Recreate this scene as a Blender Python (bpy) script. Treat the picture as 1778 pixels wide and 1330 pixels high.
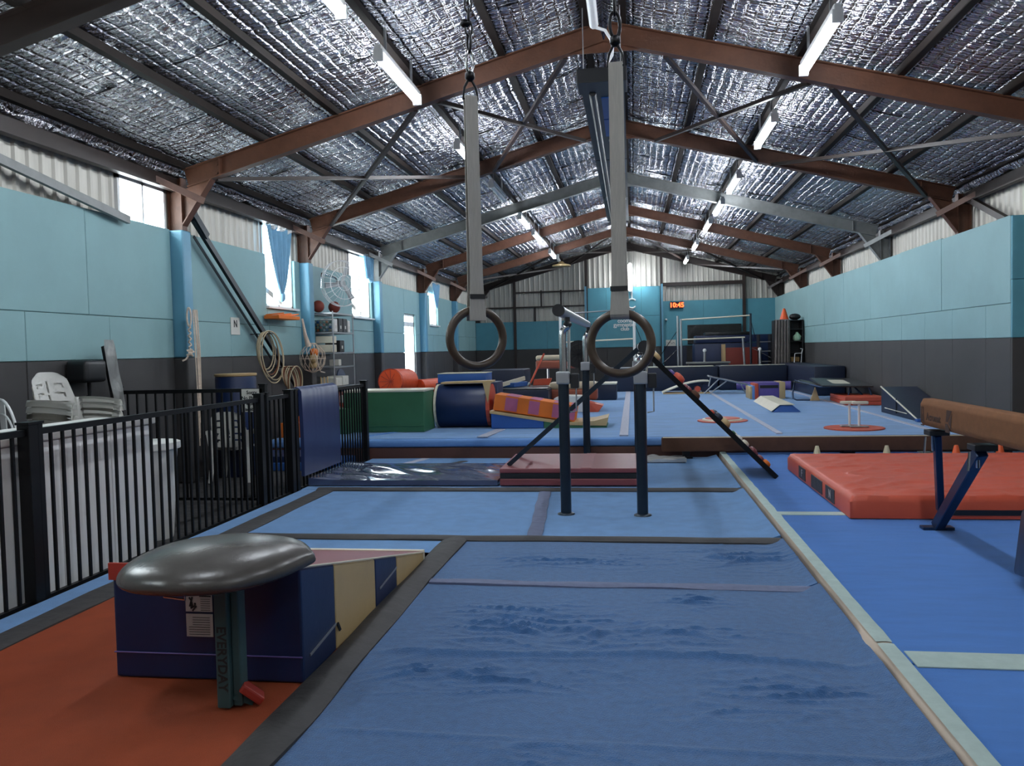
import bpy, bmesh, math, random
from mathutils import Vector, Matrix, noise
random.seed(7)
PI = math.pi
S = bpy.context.scene
C = S.collection
for o in list(bpy.data.objects): bpy.data.objects.remove(o)

# ---------------------------------------------------------------- camera
cam = bpy.data.cameras.new('camera'); cam.lens = 28.77; cam.sensor_width = 36; cam.clip_end = 200
co = bpy.data.objects.new('camera', cam); C.objects.link(co)
Rv = Vector((0.9890058, 0.14589217, -0.02414525)); Uv = Vector((0.01796501, 0.0435319, 0.9988905)); Fv = Vector((-0.1467814, 0.98834227, -0.04043235))
co.matrix_world = Matrix(((Rv.x, Uv.x, -Fv.x, 0), (Rv.y, Uv.y, -Fv.y, 0), (Rv.z, Uv.z, -Fv.z, 1.6), (0, 0, 0, 1)))
S.camera = co
# ---------------------------------------------------------------- world, exposure
wd = bpy.data.worlds.new('sky'); S.world = wd; wd.use_nodes = True
bg = wd.node_tree.nodes['Background']; bg.inputs[0].default_value = (0.90, 0.96, 1.0, 1); bg.inputs[1].default_value = 9.0
S.view_settings.view_transform = 'Standard'; S.view_settings.look = 'None'
S.view_settings.gamma = 1; S.view_settings.use_curve_mapping = False
S.view_settings.exposure = 1.1
TUBE_E = 42.0
S.cycles.max_bounces = 6; S.cycles.diffuse_bounces = 3; S.cycles.glossy_bounces = 3; S.cycles.transmission_bounces = 4; S.cycles.transparent_max_bounces = 8
S.cycles.caustics_reflective = False; S.cycles.caustics_refractive = False

# ---------------------------------------------------------------- materials
def lin(c):
    return tuple((v/12.92 if v <= .04045 else ((v+.055)/1.055)**2.4) for v in c)
MATS = {}
def mat(name, rgb, rough=.6, metal=0., bump=0., bscale=40., var=0., vscale=3., spec=.5, stretch=(1,1,1), emit=0., alpha=1., coat=0., sheen=0., vobj=False):
    """rgb is 0-255 display colour; var mixes in a slightly darker/lighter tone; bump is fine relief."""
    m = bpy.data.materials.new(name); m.use_nodes = True
    nt = m.node_tree; N = nt.nodes; L = nt.links; b = N['Principled BSDF']
    c = lin([v/255 for v in rgb])
    b.inputs['Base Color'].default_value = (*c, 1)
    b.inputs['Roughness'].default_value = rough; b.inputs['Metallic'].default_value = metal
    b.inputs['Specular IOR Level'].default_value = spec
    if coat: b.inputs['Coat Weight'].default_value = coat; b.inputs['Coat Roughness'].default_value = .15
    if sheen: b.inputs['Sheen Weight'].default_value = sheen; b.inputs['Sheen Roughness'].default_value = .5
    if alpha < 1: b.inputs['Alpha'].default_value = alpha
    if emit:
        b.inputs['Emission Color'].default_value = (*c, 1); b.inputs['Emission Strength'].default_value = emit
    if var or bump:
        tc = N.new('ShaderNodeTexCoord'); mp = N.new('ShaderNodeMapping'); mp.inputs['Scale'].default_value = stretch
        L.new(tc.outputs['Object'], mp.inputs['Vector'])
        if vobj:   # each object its own offset
            oi = N.new('ShaderNodeObjectInfo'); mu = N.new('ShaderNodeMath'); mu.operation = 'MULTIPLY'; mu.inputs[1].default_value = 50
            L.new(oi.outputs['Random'], mu.inputs[0]); cb = N.new('ShaderNodeCombineXYZ'); L.new(mu.outputs[0], cb.inputs[0]); L.new(mu.outputs[0], cb.inputs[1])
            L.new(cb.outputs[0], mp.inputs['Location'])
    if var:
        n = N.new('ShaderNodeTexNoise'); n.inputs['Scale'].default_value = vscale; n.inputs['Detail'].default_value = 5; n.inputs['Roughness'].default_value = .62
        L.new(mp.outputs[0], n.inputs['Vector'])
        r = N.new('ShaderNodeValToRGB'); r.color_ramp.elements[0].position = .3; r.color_ramp.elements[1].position = .72
        r.color_ramp.elements[0].color = (*[v*(1-var) for v in c], 1); r.color_ramp.elements[1].color = (*[min(1, v*(1+var)) for v in c], 1)
        L.new(n.outputs['Fac'], r.inputs[0]); L.new(r.outputs[0], b.inputs['Base Color'])
    if bump:
        n2 = N.new('ShaderNodeTexNoise'); n2.inputs['Scale'].default_value = bscale; n2.inputs['Detail'].default_value = 4
        L.new(mp.outputs[0], n2.inputs['Vector'])
        bp = N.new('ShaderNodeBump'); bp.inputs['Strength'].default_value = bump; bp.inputs['Distance'].default_value = .02
        L.new(n2.outputs['Fac'], bp.inputs['Height']); L.new(bp.outputs[0], b.inputs['Normal'])
    MATS[name] = m
    return m

def foil_mat():
    m = bpy.data.materials.new('reflective foil'); m.use_nodes = True
    nt = m.node_tree; N = nt.nodes; L = nt.links; b = N['Principled BSDF']
    b.inputs['Base Color'].default_value = (.60, .59, .61, 1); b.inputs['Metallic'].default_value = 1.; b.inputs['Roughness'].default_value = .20
    tc = N.new('ShaderNodeTexCoord')
    oi = N.new('ShaderNodeObjectInfo'); mu = N.new('ShaderNodeMath'); mu.operation = 'MULTIPLY'; mu.inputs[1].default_value = 37
    L.new(oi.outputs['Random'], mu.inputs[0]); cb = N.new('ShaderNodeCombineXYZ'); L.new(mu.outputs[0], cb.inputs[0]); L.new(mu.outputs[0], cb.inputs[1])
    mp = N.new('ShaderNodeMapping'); L.new(tc.outputs['Object'], mp.inputs[0]); L.new(cb.outputs[0], mp.inputs['Location'])
    mp.inputs['Scale'].default_value = (1.0, 1.0, 1.0)
    # large crumple
    mpa = N.new('ShaderNodeMapping'); mpa.inputs['Scale'].default_value = (1.7, 3.8, 3.0); L.new(mp.outputs[0], mpa.inputs[0])
    n1 = N.new('ShaderNodeTexNoise'); n1.inputs['Scale'].default_value = 2.6; n1.inputs['Detail'].default_value = 5; n1.inputs['Distortion'].default_value = .5
    n1.inputs['Roughness'].default_value = .6
    L.new(mpa.outputs[0], n1.inputs[0])
    # ridge creases
    n2 = N.new('ShaderNodeTexVoronoi'); n2.feature = 'DISTANCE_TO_EDGE'; n2.inputs['Scale'].default_value = 5.5
    nd = N.new('ShaderNodeMix'); nd.data_type = 'VECTOR'; nd.inputs[0].default_value = .12
    L.new(mpa.outputs[0], nd.inputs[4]); L.new(n1.outputs['Color'], nd.inputs[5]); L.new(nd.outputs[1], n2.inputs['Vector'])
    mr = N.new('ShaderNodeMapRange'); mr.inputs[1].default_value = 0; mr.inputs[2].default_value = .12; L.new(n2.outputs['Distance'], mr.inputs[0])
    # reinforcement mesh: a grid of threads pressed through the foil
    def wave(axis, sc):
        w = N.new('ShaderNodeTexWave'); w.wave_type = 'BANDS'; w.bands_direction = axis; w.inputs['Scale'].default_value = sc
        w.inputs['Distortion'].default_value = 1.3; w.inputs['Detail'].default_value = 2; w.inputs['Detail Scale'].default_value = 1.2
        L.new(tc.outputs['Object'], w.inputs[0]); return w
    w1 = wave('X', 2.6); w2 = wave('Y', 3.3)
    p1 = N.new('ShaderNodeMath'); p1.operation = 'POWER'; p1.inputs[1].default_value = 5; L.new(w1.outputs['Fac'], p1.inputs[0])
    p2 = N.new('ShaderNodeMath'); p2.operation = 'POWER'; p2.inputs[1].default_value = 5; L.new(w2.outputs['Fac'], p2.inputs[0])
    mx = N.new('ShaderNodeMath'); mx.operation = 'MAXIMUM'; L.new(p1.outputs[0], mx.inputs[0]); L.new(p2.outputs[0], mx.inputs[1])
    a1 = N.new('ShaderNodeMath'); a1.operation = 'MULTIPLY_ADD'; a1.inputs[1].default_value = 1.25; L.new(n1.outputs['Fac'], a1.inputs[0])
    s1 = N.new('ShaderNodeMath'); s1.operation = 'MULTIPLY'; s1.inputs[1].default_value = .07; L.new(mr.outputs[0], s1.inputs[0]); L.new(s1.outputs[0], a1.inputs[2])
    a2 = N.new('ShaderNodeMath'); a2.operation = 'MULTIPLY_ADD'; a2.inputs[1].default_value = -.42; L.new(mx.outputs[0], a2.inputs[0]); L.new(a1.outputs[0], a2.inputs[2])
    bp = N.new('ShaderNodeBump'); bp.inputs['Strength'].default_value = 1.0; bp.inputs['Distance'].default_value = .085
    L.new(a2.outputs[0], bp.inputs['Height']); L.new(bp.outputs[0], b.inputs['Normal'])
    return m

M = {}
M['foil'] = foil_mat()
M['teal'] = mat('teal wall vinyl', (136, 172, 174), .6, var=.07, vscale=1.2, bump=.08, bscale=180)
M['tealdark'] = mat('deeper teal vinyl', (86, 150, 166), .55, var=.06, bump=.06, bscale=160)
M['bluecol'] = mat('blue column padding', (96, 150, 174), .42, var=.05)
M['grey'] = mat('charcoal wall vinyl', (60, 58, 58), .6, var=.12, vscale=2, bump=.08, bscale=160)
M['clad'] = mat('galvanised cladding', (196, 192, 182), .5, metal=.35, var=.14, vscale=6, stretch=(1, 1, .12), vobj=True)
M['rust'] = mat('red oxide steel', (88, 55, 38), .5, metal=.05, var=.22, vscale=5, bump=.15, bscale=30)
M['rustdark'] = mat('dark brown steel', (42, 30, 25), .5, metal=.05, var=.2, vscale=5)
M['greysteel'] = mat('grey painted steel', (132, 134, 132), .5, metal=.2, var=.14, vscale=5)
M['purlin'] = mat('purlin steel', (30, 23, 19), .7, metal=.0, spec=.2, var=.25, vscale=4)
M['tube'] = mat('tube light', (238, 246, 255), .5, emit=TUBE_E)
M['tubeoff'] = mat('dead tube', (226, 228, 226), .4)
M['white'] = mat('white paint', (238, 238, 236), .45, var=.04)
M['whiteplast'] = mat('white plastic', (228, 226, 220), .38, var=.05, vscale=8)
M['cream'] = mat('cream vinyl', (194, 166, 118), .45, var=.06, bump=.05)
M['creamlite'] = mat('cream top vinyl', (222, 214, 192), .4, var=.06, bump=.1, bscale=12)
M['navy'] = mat('navy vinyl', (20, 38, 76), .38, var=.1, vscale=4, bump=.06, bscale=14)
M['navypad'] = mat('fence pad vinyl', (44, 56, 94), .36, var=.06, vscale=4)
M['navydark'] = mat('dark navy vinyl', (20, 30, 52), .42, var=.12, vscale=4, bump=.1, bscale=9)
M['blueviny'] = mat('blue vinyl', (44, 92, 164), .42, var=.07, bump=.05, bscale=14)
M['green'] = mat('green vinyl', (54, 106, 72), .45, var=.08, vscale=3, bump=.08, bscale=8)
M['orangedisc'] = mat('orange vinyl', (226, 84, 40), .5, var=.1, bump=.5, bscale=9)
M['orange'] = mat('orange cloth', (222, 116, 40), .75, var=.08, bump=.1)
M['pink'] = mat('mauve cloth', (176, 96, 132), .75, var=.1)
M['redmat'] = mat('red mat vinyl', (200, 82, 56), .45, var=.08, vscale=2, bump=.06, bscale=120)
M['maroon'] = mat('maroon vinyl', (134, 72, 76), .4, var=.08, vscale=3, bump=.05, bscale=16)
M['black'] = mat('black plastic', (24, 25, 27), .4, var=.1)
M['fence'] = mat('black powder coat', (9, 10, 12), .45, spec=.25)
M['carpetdark'] = mat('dark patterned carpet', (62, 60, 60), .95, var=.5, vscale=9, bump=.4, bscale=150, stretch=(1, 3, 1))
M['carpetnear'] = mat('worn blue carpet', (58, 102, 152), .9, var=.2, vscale=22, bump=.55, bscale=150, sheen=.25)
M['carpetmid'] = mat('blue carpet', (88, 138, 190), .9, var=.12, vscale=6, bump=.35, bscale=180, sheen=.25)
M['carpetright'] = mat('royal blue carpet', (60, 118, 194), .9, var=.08, vscale=2.5, bump=.3, bscale=180, stretch=(1, 4, 1), sheen=.12)
M['carpetcyan'] = mat('pale blue carpet', (104, 168, 212), .9, var=.06, vscale=2.5, bump=.3, bscale=180, sheen=.3)
M['carpetfloor'] = mat('sprung floor carpet', (102, 150, 204), .88, var=.2, vscale=2.2, bump=.7, bscale=3.2, stretch=(1, 4.5, 1), sheen=.3)
M['foamblue'] = mat('blue foam edge', (104, 148, 206), .8, var=.05)
M['orangefloor'] = mat('burnt orange carpet', (146, 60, 22), .9, var=.1, vscale=5, bump=.3, bscale=200)
M['blacktape'] = mat('charcoal cover strip', (58, 56, 56), .7, var=.16, vscale=8, bump=.5, bscale=9)
M['greytape'] = mat('grey hook tape', (184, 186, 202), .75, var=.14, vscale=20, bump=.2, bscale=60)
M['mauvetape'] = mat('mauve grey tape', (104, 112, 140), .75, var=.12, vscale=14, bump=.5, bscale=14)
M['palegreen'] = mat('pale green tape', (172, 190, 184), .75, var=.08, vscale=12, bump=.15, bscale=80)
M['foam'] = mat('beige foam', (196, 178, 160), .85, var=.08)
M['fascia'] = mat('brown fascia', (88, 54, 44), .6, var=.12, vscale=4)
M['suede'] = mat('brown suede', (122, 80, 50), .8, var=.12, vscale=16, bump=.15, bscale=200, spec=.25)
M['suededark'] = mat('dark brown suede', (88, 58, 42), .85, var=.12, vscale=8, bump=.15, bscale=160)
M['leather'] = mat('tan leather', (150, 78, 56), .5, var=.12)
M['leathertop'] = mat('pale leather', (188, 172, 146), .5, var=.08)
M['bracesteel'] = mat('dark brace steel', (22, 32, 40), .4, metal=.2)
M['steelblue'] = mat('dark blue steel', (34, 54, 82), .35, metal=.4, var=.08)
M['gunmetal'] = mat('gunmetal post', (44, 54, 64), .32, metal=.6, var=.1)
M['chrome'] = mat('chrome', (200, 202, 204), .18, metal=1.)
M['silver'] = mat('silver paint', (168, 170, 172), .35, metal=.7, var=.06)
M['ring'] = mat('brown ring wood', (74, 60, 48), .36, var=.22, vscale=14, stretch=(1, 1, 1))
M['strap'] = mat('grey webbing', (178, 174, 166), .7, var=.1, vscale=30, stretch=(8, 1, .5), bump=.2, bscale=160)
M['iron'] = mat('dark iron', (40, 40, 42), .35, metal=.8)
M['mushroom'] = mat('grey leather mushroom', (80, 76, 72), .27, var=.16, vscale=5, bump=.06, bscale=60)
M['beamred'] = mat('red vinyl edge', (166, 56, 44), .45, var=.1)
M['greypost'] = mat('teal green board', (52, 78, 80), .6, var=.08)
M['labelwhite'] = mat('label print', (186, 176, 172), .6)
M['ink'] = mat('black ink', (26, 26, 28), .6)
M['inkbrown'] = mat('brown ink', (72, 48, 36), .8)
M['rope'] = mat('off white rope', (216, 196, 178), .8, var=.15, vscale=30)
M['woodlite'] = mat('light wood', (200, 168, 122), .5, var=.12)
M['hoop'] = mat('cane hoop', (190, 170, 136), .5, var=.15)
M['hoopbrown'] = mat('brown cane hoop', (132, 76, 44), .5, var=.15)
M['curtain'] = mat('blue curtain', (128, 178, 208), .8, var=.1, vscale=6)
M['curtaingrey'] = mat('grey curtain', (126, 118, 114), .85, var=.1)
M['ballred'] = mat('red brown ball', (128, 52, 38), .6, var=.15, bump=.3, bscale=120)
M['conecream'] = mat('cream cone', (214, 200, 160), .45)
M['coneorange'] = mat('orange cone', (232, 92, 40), .45, var=.05)
M['purple'] = mat('purple vinyl', (98, 82, 150), .45, var=.1)
M['vinyldark'] = mat('shiny black vinyl', (30, 32, 32), .28, var=.2, vscale=6, bump=.6, bscale=5)
M['silvercloth'] = mat('silver sheet', (206, 206, 202), .26, metal=.3, var=.1, bump=.7, bscale=9)
M['glossmat'] = mat('glossy blue grey vinyl', (74, 84, 112), .16, var=.08, spec=.9, coat=.6)
M['led'] = mat('led digits', (255, 70, 30), .5, emit=4.)
M['paper'] = mat('paper', (212, 210, 200), .7)
M['olive'] = mat('olive rubber', (66, 72, 54), .5, var=.25, vscale=14)
M['redwood'] = mat('dark red board', (120, 42, 32), .6, var=.1)
M['jug'] = mat('pale green plastic', (160, 190, 160), .4)
M['basket'] = mat('wicker', (150, 120, 74), .8, var=.3, vscale=40)
def glass_mat(name, tint, gl=.08):
    m = bpy.data.materials.new(name); m.use_nodes = True; nt = m.node_tree; N = nt.nodes; L = nt.links
    N.remove(N['Principled BSDF']); o = N['Material Output']
    t = N.new('ShaderNodeBsdfTransparent'); t.inputs[0].default_value = (*tint, 1)
    g = N.new('ShaderNodeBsdfGlossy'); g.inputs['Roughness'].default_value = .05
    x = N.new('ShaderNodeMixShader'); x.inputs[0].default_value = gl
    L.new(t.outputs[0], x.inputs[1]); L.new(g.outputs[0], x.inputs[2]); L.new(x.outputs[0], o.inputs[0]); return m
M['glass'] = glass_mat('window glass', (.95, .97, .97))
M['clearplast'] = glass_mat('clear plastic', (.62, .66, .68), .22)
M['mesh'] = glass_mat('net mesh', (.88, .87, .84), .06)

# ---------------------------------------------------------------- helpers
LOC = {}
def thing(name, label, cat, loc=(0, 0, 0), group=None, kind=None):
    o = bpy.data.objects.new(name, None); C.objects.link(o); o.empty_display_size = .1
    o.location = loc; LOC[o] = Vector(loc)
    if label: o['label'] = label
    if cat: o['category'] = cat
    if group: o['group'] = group
    if kind: o['kind'] = kind
    return o
def tag(o, label, cat, group=None, kind=None):
    if label: o['label'] = label
    if cat: o['category'] = cat
    if group: o['group'] = group
    if kind: o['kind'] = kind
    return o
def wloc(p):
    return LOC.get(p, Vector((0, 0, 0)))
class MB:
    def __init__(s): s.bm = bmesh.new()
    def box(s, x0, x1, y0, y1, z0, z1, R=None, c=None):
        vs = [s.bm.verts.new((x, y, z)) for z in (z0, z1) for y in (y0, y1) for x in (x0, x1)]
        if R is not None:
            c = Vector(c if c is not None else ((x0+x1)/2, (y0+y1)/2, (z0+z1)/2))
            for v in vs: v.co = R @ (v.co - c) + c
        for f in ((0, 2, 3, 1), (4, 5, 7, 6), (0, 1, 5, 4), (2, 6, 7, 3), (0, 4, 6, 2), (1, 3, 7, 5)): s.bm.faces.new([vs[i] for i in f])
        return s
    def poly(s, pts, d):
        """prism: polygon points (3-D) extruded by vector d"""
        d = Vector(d); a = [s.bm.verts.new(p) for p in pts]; b = [s.bm.verts.new(Vector(p)+d) for p in pts]
        n = len(pts); s.bm.faces.new(a[::-1]); s.bm.faces.new(b)
        for i in range(n): s.bm.faces.new((a[i], a[(i+1) % n], b[(i+1) % n], b[i]))
        return s
    def bar(s, p, q, w, h, up=(0, 0, 1)):
        """rectangular bar p->q, width w (sideways) height h (along up)"""
        p = Vector(p); q = Vector(q); d = (q-p).normalized(); up = Vector(up); sd = d.cross(up)
        if sd.length < 1e-4: sd = d.cross(Vector((0, 1, 0)))
        sd.normalize(); u = sd.cross(d).normalized()
        a = [p+sd*(w/2*i)+u*(h/2*j) for i, j in ((-1, -1), (1, -1), (1, 1), (-1, 1))]
        return s.poly(a, q-p)
    def tube(s, pts, r, n=10, closed=False, rs=None):
        pts = [Vector(p) for p in pts]; rings = []; m = len(pts); last = None
        for i, p in enumerate(pts):
            if closed: t = pts[(i+1) % m]-pts[i-1]
            else: t = pts[min(i+1, m-1)]-pts[max(i-1, 0)]
            t.normalize()
            if last is None:
                a = t.cross(Vector((0, 0, 1)))
                if a.length < .05: a = t.cross(Vector((0, 1, 0)))
            else: a = last - t*last.dot(t)
            a.normalize(); last = a; b = t.cross(a); rr = rs[i] if rs else r
            rings.append([s.bm.verts.new(p+a*(rr*math.cos(2*PI*k/n))+b*(rr*math.sin(2*PI*k/n))) for k in range(n)])
        for i in range(m if closed else m-1):
            A = rings[i]; B = rings[(i+1) % m]
            for k in range(n): s.bm.faces.new((A[k], A[(k+1) % n], B[(k+1) % n], B[k]))
        if not closed: s.bm.faces.new(rings[0][::-1]); s.bm.faces.new(rings[-1])
        return s
    def lathe(s, c, prof, n=24, sx=1, sy=1, R=None):
        """prof: list (r,z) from bottom to top about vertical axis at c"""
        c = Vector(c); rings = []
        for r, z in prof:
            ring = []
            for k in range(n):
                v = Vector((r*sx*math.cos(2*PI*k/n), r*sy*math.sin(2*PI*k/n), z))
                if R is not None: v = R @ v
                ring.append(s.bm.verts.new(c+v))
            rings.append(ring)
        for A, B in zip(rings, rings[1:]):
            for k in range(n): s.bm.faces.new((A[k], A[(k+1) % n], B[(k+1) % n], B[k]))
        s.bm.faces.new(rings[0][::-1]); s.bm.faces.new(rings[-1]); return s
    def grid(s, fn, nu, nv, th=0., base=None):
        """surface fn(u,v)->point; if base is given closes down to z=base"""
        vs = [[s.bm.verts.new(fn(i/nu, j/nv)) for j in range(nv+1)] for i in range(nu+1)]
        for i in range(nu):
            for j in range(nv): s.bm.faces.new((vs[i][j], vs[i+1][j], vs[i+1][j+1], vs[i][j+1]))
        if base is not None:
            edge = [vs[i][0] for i in range(nu+1)]+[vs[nu][j] for j in range(1, nv+1)]+[vs[i][nv] for i in range(nu-1, -1, -1)]+[vs[0][j] for j in range(nv-1, 0, -1)]
            lo = [s.bm.verts.new((v.co.x, v.co.y, base)) for v in edge]; n = len(edge)
            for i in range(n): s.bm.faces.new((edge[i], lo[i], lo[(i+1) % n], edge[(i+1) % n]))
            s.bm.faces.new(lo)
        return s
    def ball(s, c, r, sx=1, sy=1, sz=1, n=12):
        k = bmesh.ops.create_uvsphere(s.bm, u_segments=n, v_segments=max(6, n*2//3), radius=r)
        for v in k['verts']: v.co = Vector((v.co.x*sx, v.co.y*sy, v.co.z*sz))+Vector(c)
        return s
    def bevel(s, w, seg=2, ang=40):
        bmesh.ops.recalc_face_normals(s.bm, faces=s.bm.faces[:])
        es = [e for e in s.bm.edges if len(e.link_faces) == 2 and e.calc_face_angle(0) > math.radians(ang)]
        bmesh.ops.bevel(s.bm, geom=es, offset=w, segments=seg, affect='EDGES', profile=.6); return s
    def build(s, name, m, parent=None, smooth=False, label=None, kind=None):
        bmesh.ops.recalc_face_normals(s.bm, faces=s.bm.faces[:])
        if parent is not None:
            w = wloc(parent)
            if w.length: bmesh.ops.translate(s.bm, vec=-w, verts=s.bm.verts[:])
        me = bpy.data.meshes.new(name); s.bm.to_mesh(me); s.bm.free()
        if smooth:
            for p in me.polygons: p.use_smooth = True
            try: me.set_sharp_from_angle(angle=math.radians(50))
            except Exception: pass
        me.materials.append(M[m] if isinstance(m, str) else m)
        o = bpy.data.objects.new(name, me); C.objects.link(o)
        if parent is not None: o.parent = parent; LOC[o] = wloc(parent)
        if label: o['label'] = label
        if kind: o['kind'] = kind
        return o
def B(name, m, parent, x0, x1, y0, y1, z0, z1, bev=.0, seg=2, smooth=None, label=None, R=None, c=None, kind=None):
    b = MB().box(x0, x1, y0, y1, z0, z1, R, c)
    if bev: b.bevel(bev, seg)
    return b.build(name, m, parent, smooth=(bev > 0) if smooth is None else smooth, label=label, kind=kind)
def solo(o, label, cat, group=None):
    return tag(o, label, cat, group)
def copy_tree(o, parent=None):
    c = o.copy(); C.objects.link(c); LOC[c] = wloc(o)
    c.parent = parent
    for ch in list(o.children):
        if ch != c: copy_tree(ch, c)
    return c
def inst(o, parent, loc):
    c = o.copy(); C.objects.link(c); c.parent = parent; c.location = loc; return c
def text(name, body, m, parent, size, mw, ext=.004, align='CENTER', spacing=1.0):
    cu = bpy.data.curves.new(name, 'FONT'); cu.body = body; cu.size = size; cu.extrude = ext; cu.align_x = align; cu.align_y = 'CENTER'; cu.space_character = spacing
    cu.materials.append(M[m]); cu.resolution_u = 3; cu.offset = size*.022
    tmp = bpy.data.objects.new(name, cu); me = bpy.data.meshes.new_from_object(tmp); bpy.data.objects.remove(tmp); bpy.data.curves.remove(cu)
    o = bpy.data.objects.new(name, me); C.objects.link(o)
    if parent is not None:
        o.parent = parent; mw = Matrix.Translation(-wloc(parent)) @ mw
    o.matrix_basis = mw
    return o
def frame(p, x, y):
    """matrix with local X along x, local Y along y at p"""
    x = Vector(x).normalized(); y = Vector(y).normalized(); z = x.cross(y)
    return Matrix(((x.x, y.x, z.x, p[0]), (x.y, y.y, z.y, p[1]), (x.z, y.z, z.z, p[2]), (0, 0, 0, 1)))
def Rz(a): return Matrix.Rotation(a, 3, 'Z')
def Ry(a): return Matrix.Rotation(a, 3, 'Y')
def Rx(a): return Matrix.Rotation(a, 3, 'X')

# ================================================================ STRUCTURE
XW, XE, YB, RX = -6.05, 5.5, 31.1, -.28
def roofz(x): return 5.62-.267*abs(x-RX)
def rbot(x): return 5.28-.267*abs(x-RX)
floor = MB().box(-7, 7.5, -4, 31.6, -.25, -.06).build('floor', 'carpetdark'); tag(floor, None, None, kind='structure')

# ---- ceiling: purlins, foil blanket strips
ceil = thing('ceiling', None, None, kind='structure')
PX = [-5.77, -4.67, -3.67, -2.58, -1.53, -.50, -.06, .95, 1.98, 3.08, 4.20, 5.26]
for x in PX:
    z = 5.28-.267*abs(x-RX)+.245
    w = .10
    b = MB(); b.box(x-.032, x+.032, -3, YB, z, z+.09)
    b.box(x-.032, x+.05, -3, YB, z-.004, z+.008)
    b.build('purlin', 'purlin', ceil)
def foil(side, y0, y1, seed):
    xs = [p for p in PX if (p < RX) == (side < 0)]
    xo = XW-.1 if side < 0 else XE+.1
    def f(u, v):
        x = RX+(xo-RX)*u; y = y0+(y1-y0)*v
        # sag between purlins
        pts = sorted(xs+[RX, xo]); sag = 0
        for a, c in zip(pts, pts[1:]):
            if a <= x <= c: t = (x-a)/(c-a); sag = math.sin(PI*t)*.032
        n = noise.noise(Vector((x*2.1, y*.9, seed)))*.022+noise.noise(Vector((x*6, y*3.2, seed+9)))*.010
        rd = noise.noise(Vector((x*2.2+noise.noise(Vector((x, y, 3)))*1.2, y*10, seed*1.7))); n += .012*max(0, 1-abs(rd)*4)
        edge = .02*(1-min(1, min(v, 1-v)*9))
        return (x, y, roofz(x)-sag+n*min(1, math.sin(PI*((u*7) % 1))+.3)-edge*.6)
    MB().grid(f, 76, 36).build('foil_sheet', 'foil', ceil, smooth=True)
y = -3.; k = 0
while y < YB-.2:
    y1 = min(y+1.36, YB)
    for sd in (-1, 1): foil(sd, y-.03, y1, k*3.3+sd)
    y += 1.33; k += 1
MB().poly([(XW-.2, -3, roofz(XW-.2)+.06), (RX, -3, 5.68), (XE+.2, -3, roofz(XE+.2)+.06), (XE+.2, -3, roofz(XE+.2)+.12), (RX, -3, 5.76), (XW-.2, -3, roofz(XW-.2)+.12)], (0, YB+3.2, 0)).build('roof_sheeting', 'clad', ceil)
# eave struts and loose blanket at the eaves
for sx, xx in ((-1, -5.93), (1, 5.38)):
    b = MB(); b.box(xx-.05, xx+.05, -3, YB, 3.80, 3.95); b.box(xx-.08 if sx > 0 else xx-.02, xx+.02 if sx > 0 else xx+.08, -3, YB, 3.78, 3.80); b.build('eave_strut', 'rustdark', ceil)
    def f(u, v, xx=xx, sx=sx):
        y = -3+34*v; return (xx-sx*(.02+.16*u), y, 3.97+.14*u+noise.noise(Vector((y*3.1, u*3, sx)))*.06)
    MB().grid(f, 4, 260).build('eave_foil', 'foil', ceil, smooth=True)

# ---- cladding
def clad_mesh(w, z0, z1, name='cladding_sheet'):
    """corrugated sheet in local X (0..w), ribs towards -Y"""
    b = MB(); prof = []; x = 0.
    while x < w-1e-6:
        for dx, d in ((0, 0), (.055, 0), (.075, .028), (.115, .028), (.135, 0)):
            if x+dx <= w+1e-6: prof.append((x+dx, d))
        x += .19
    prof.append((w, 0))
    top = z1 if callable(z1) else (lambda x: z1)
    lo = [b.bm.verts.new((x, -d, z0)) for x, d in prof]; hi = [b.bm.verts.new((x, -d, top(x))) for x, d in prof]
    for i in range(len(prof)-1): b.bm.faces.new((lo[i], lo[i+1], hi[i+1], hi[i]))
    return b
wl = thing('wall_left', None, None, kind='structure'); wr = thing('wall_right', None, None, kind='structure')
wb = thing('wall_back', None, None, kind='structure'); wf = thing('wall_front', None, None, kind='structure')
WINS = [(.55, 1.6, 2.42, 3.80), (4.75, 5.8, 2.42, 3.80), (8.99, 10.0, 2.42, 3.80), (12.8, 13.95, 2.42, 3.80), (16.95, 18.28, 2.40, 3.80), (21.0, 22.1, -.05, 2.62), (23.75, 24.8, 2.40, 3.40)]  # first two windows lie out of view, added for their daylight
ZT = 4.06
def left_clad(y0, y1, z0, z1):
    while y0 < y1-.02:
        ye = min(y0+.76, y1)
        o = clad_mesh(ye-y0, z0, z1).build('cladding_sheet', 'clad', wl)
        o.matrix_basis = frame((XW, y0, 0), (0, 1, 0), (-1, 0, 0)); y0 = ye
yy = -3.
for a, c, s, t in WINS:
    left_clad(yy, a, -.1, ZT); left_clad(a, c, t, ZT)
    if s > 0: left_clad(a, c, -.1, s)
    yy = c
left_clad(yy, YB, -.1, ZT)
yy = -3.
while yy < YB-.02:
    ye = min(yy+.76, YB); o = clad_mesh(ye-yy, -.1, ZT).build('cladding_sheet', 'clad', wr)
    o.matrix_basis = frame((XE, ye, 0), (0, -1, 0), (1, 0, 0)); yy = ye
xx = XW
while xx < XE-.02:
    xe = min(xx+.76, XE)
    o = clad_mesh(xe-xx, -.1, (lambda x, xx=xx: roofz(xx+x)+.05)).build('cladding_sheet', 'clad', wb); o.location = (xx, YB, 0)
    o = clad_mesh(xe-xx, -.1, (lambda x, xx=xx: roofz(xx+x)+.05)).build('cladding_sheet', 'clad', wf); o.location = (xx, -3, 0)
    xx = xe
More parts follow.
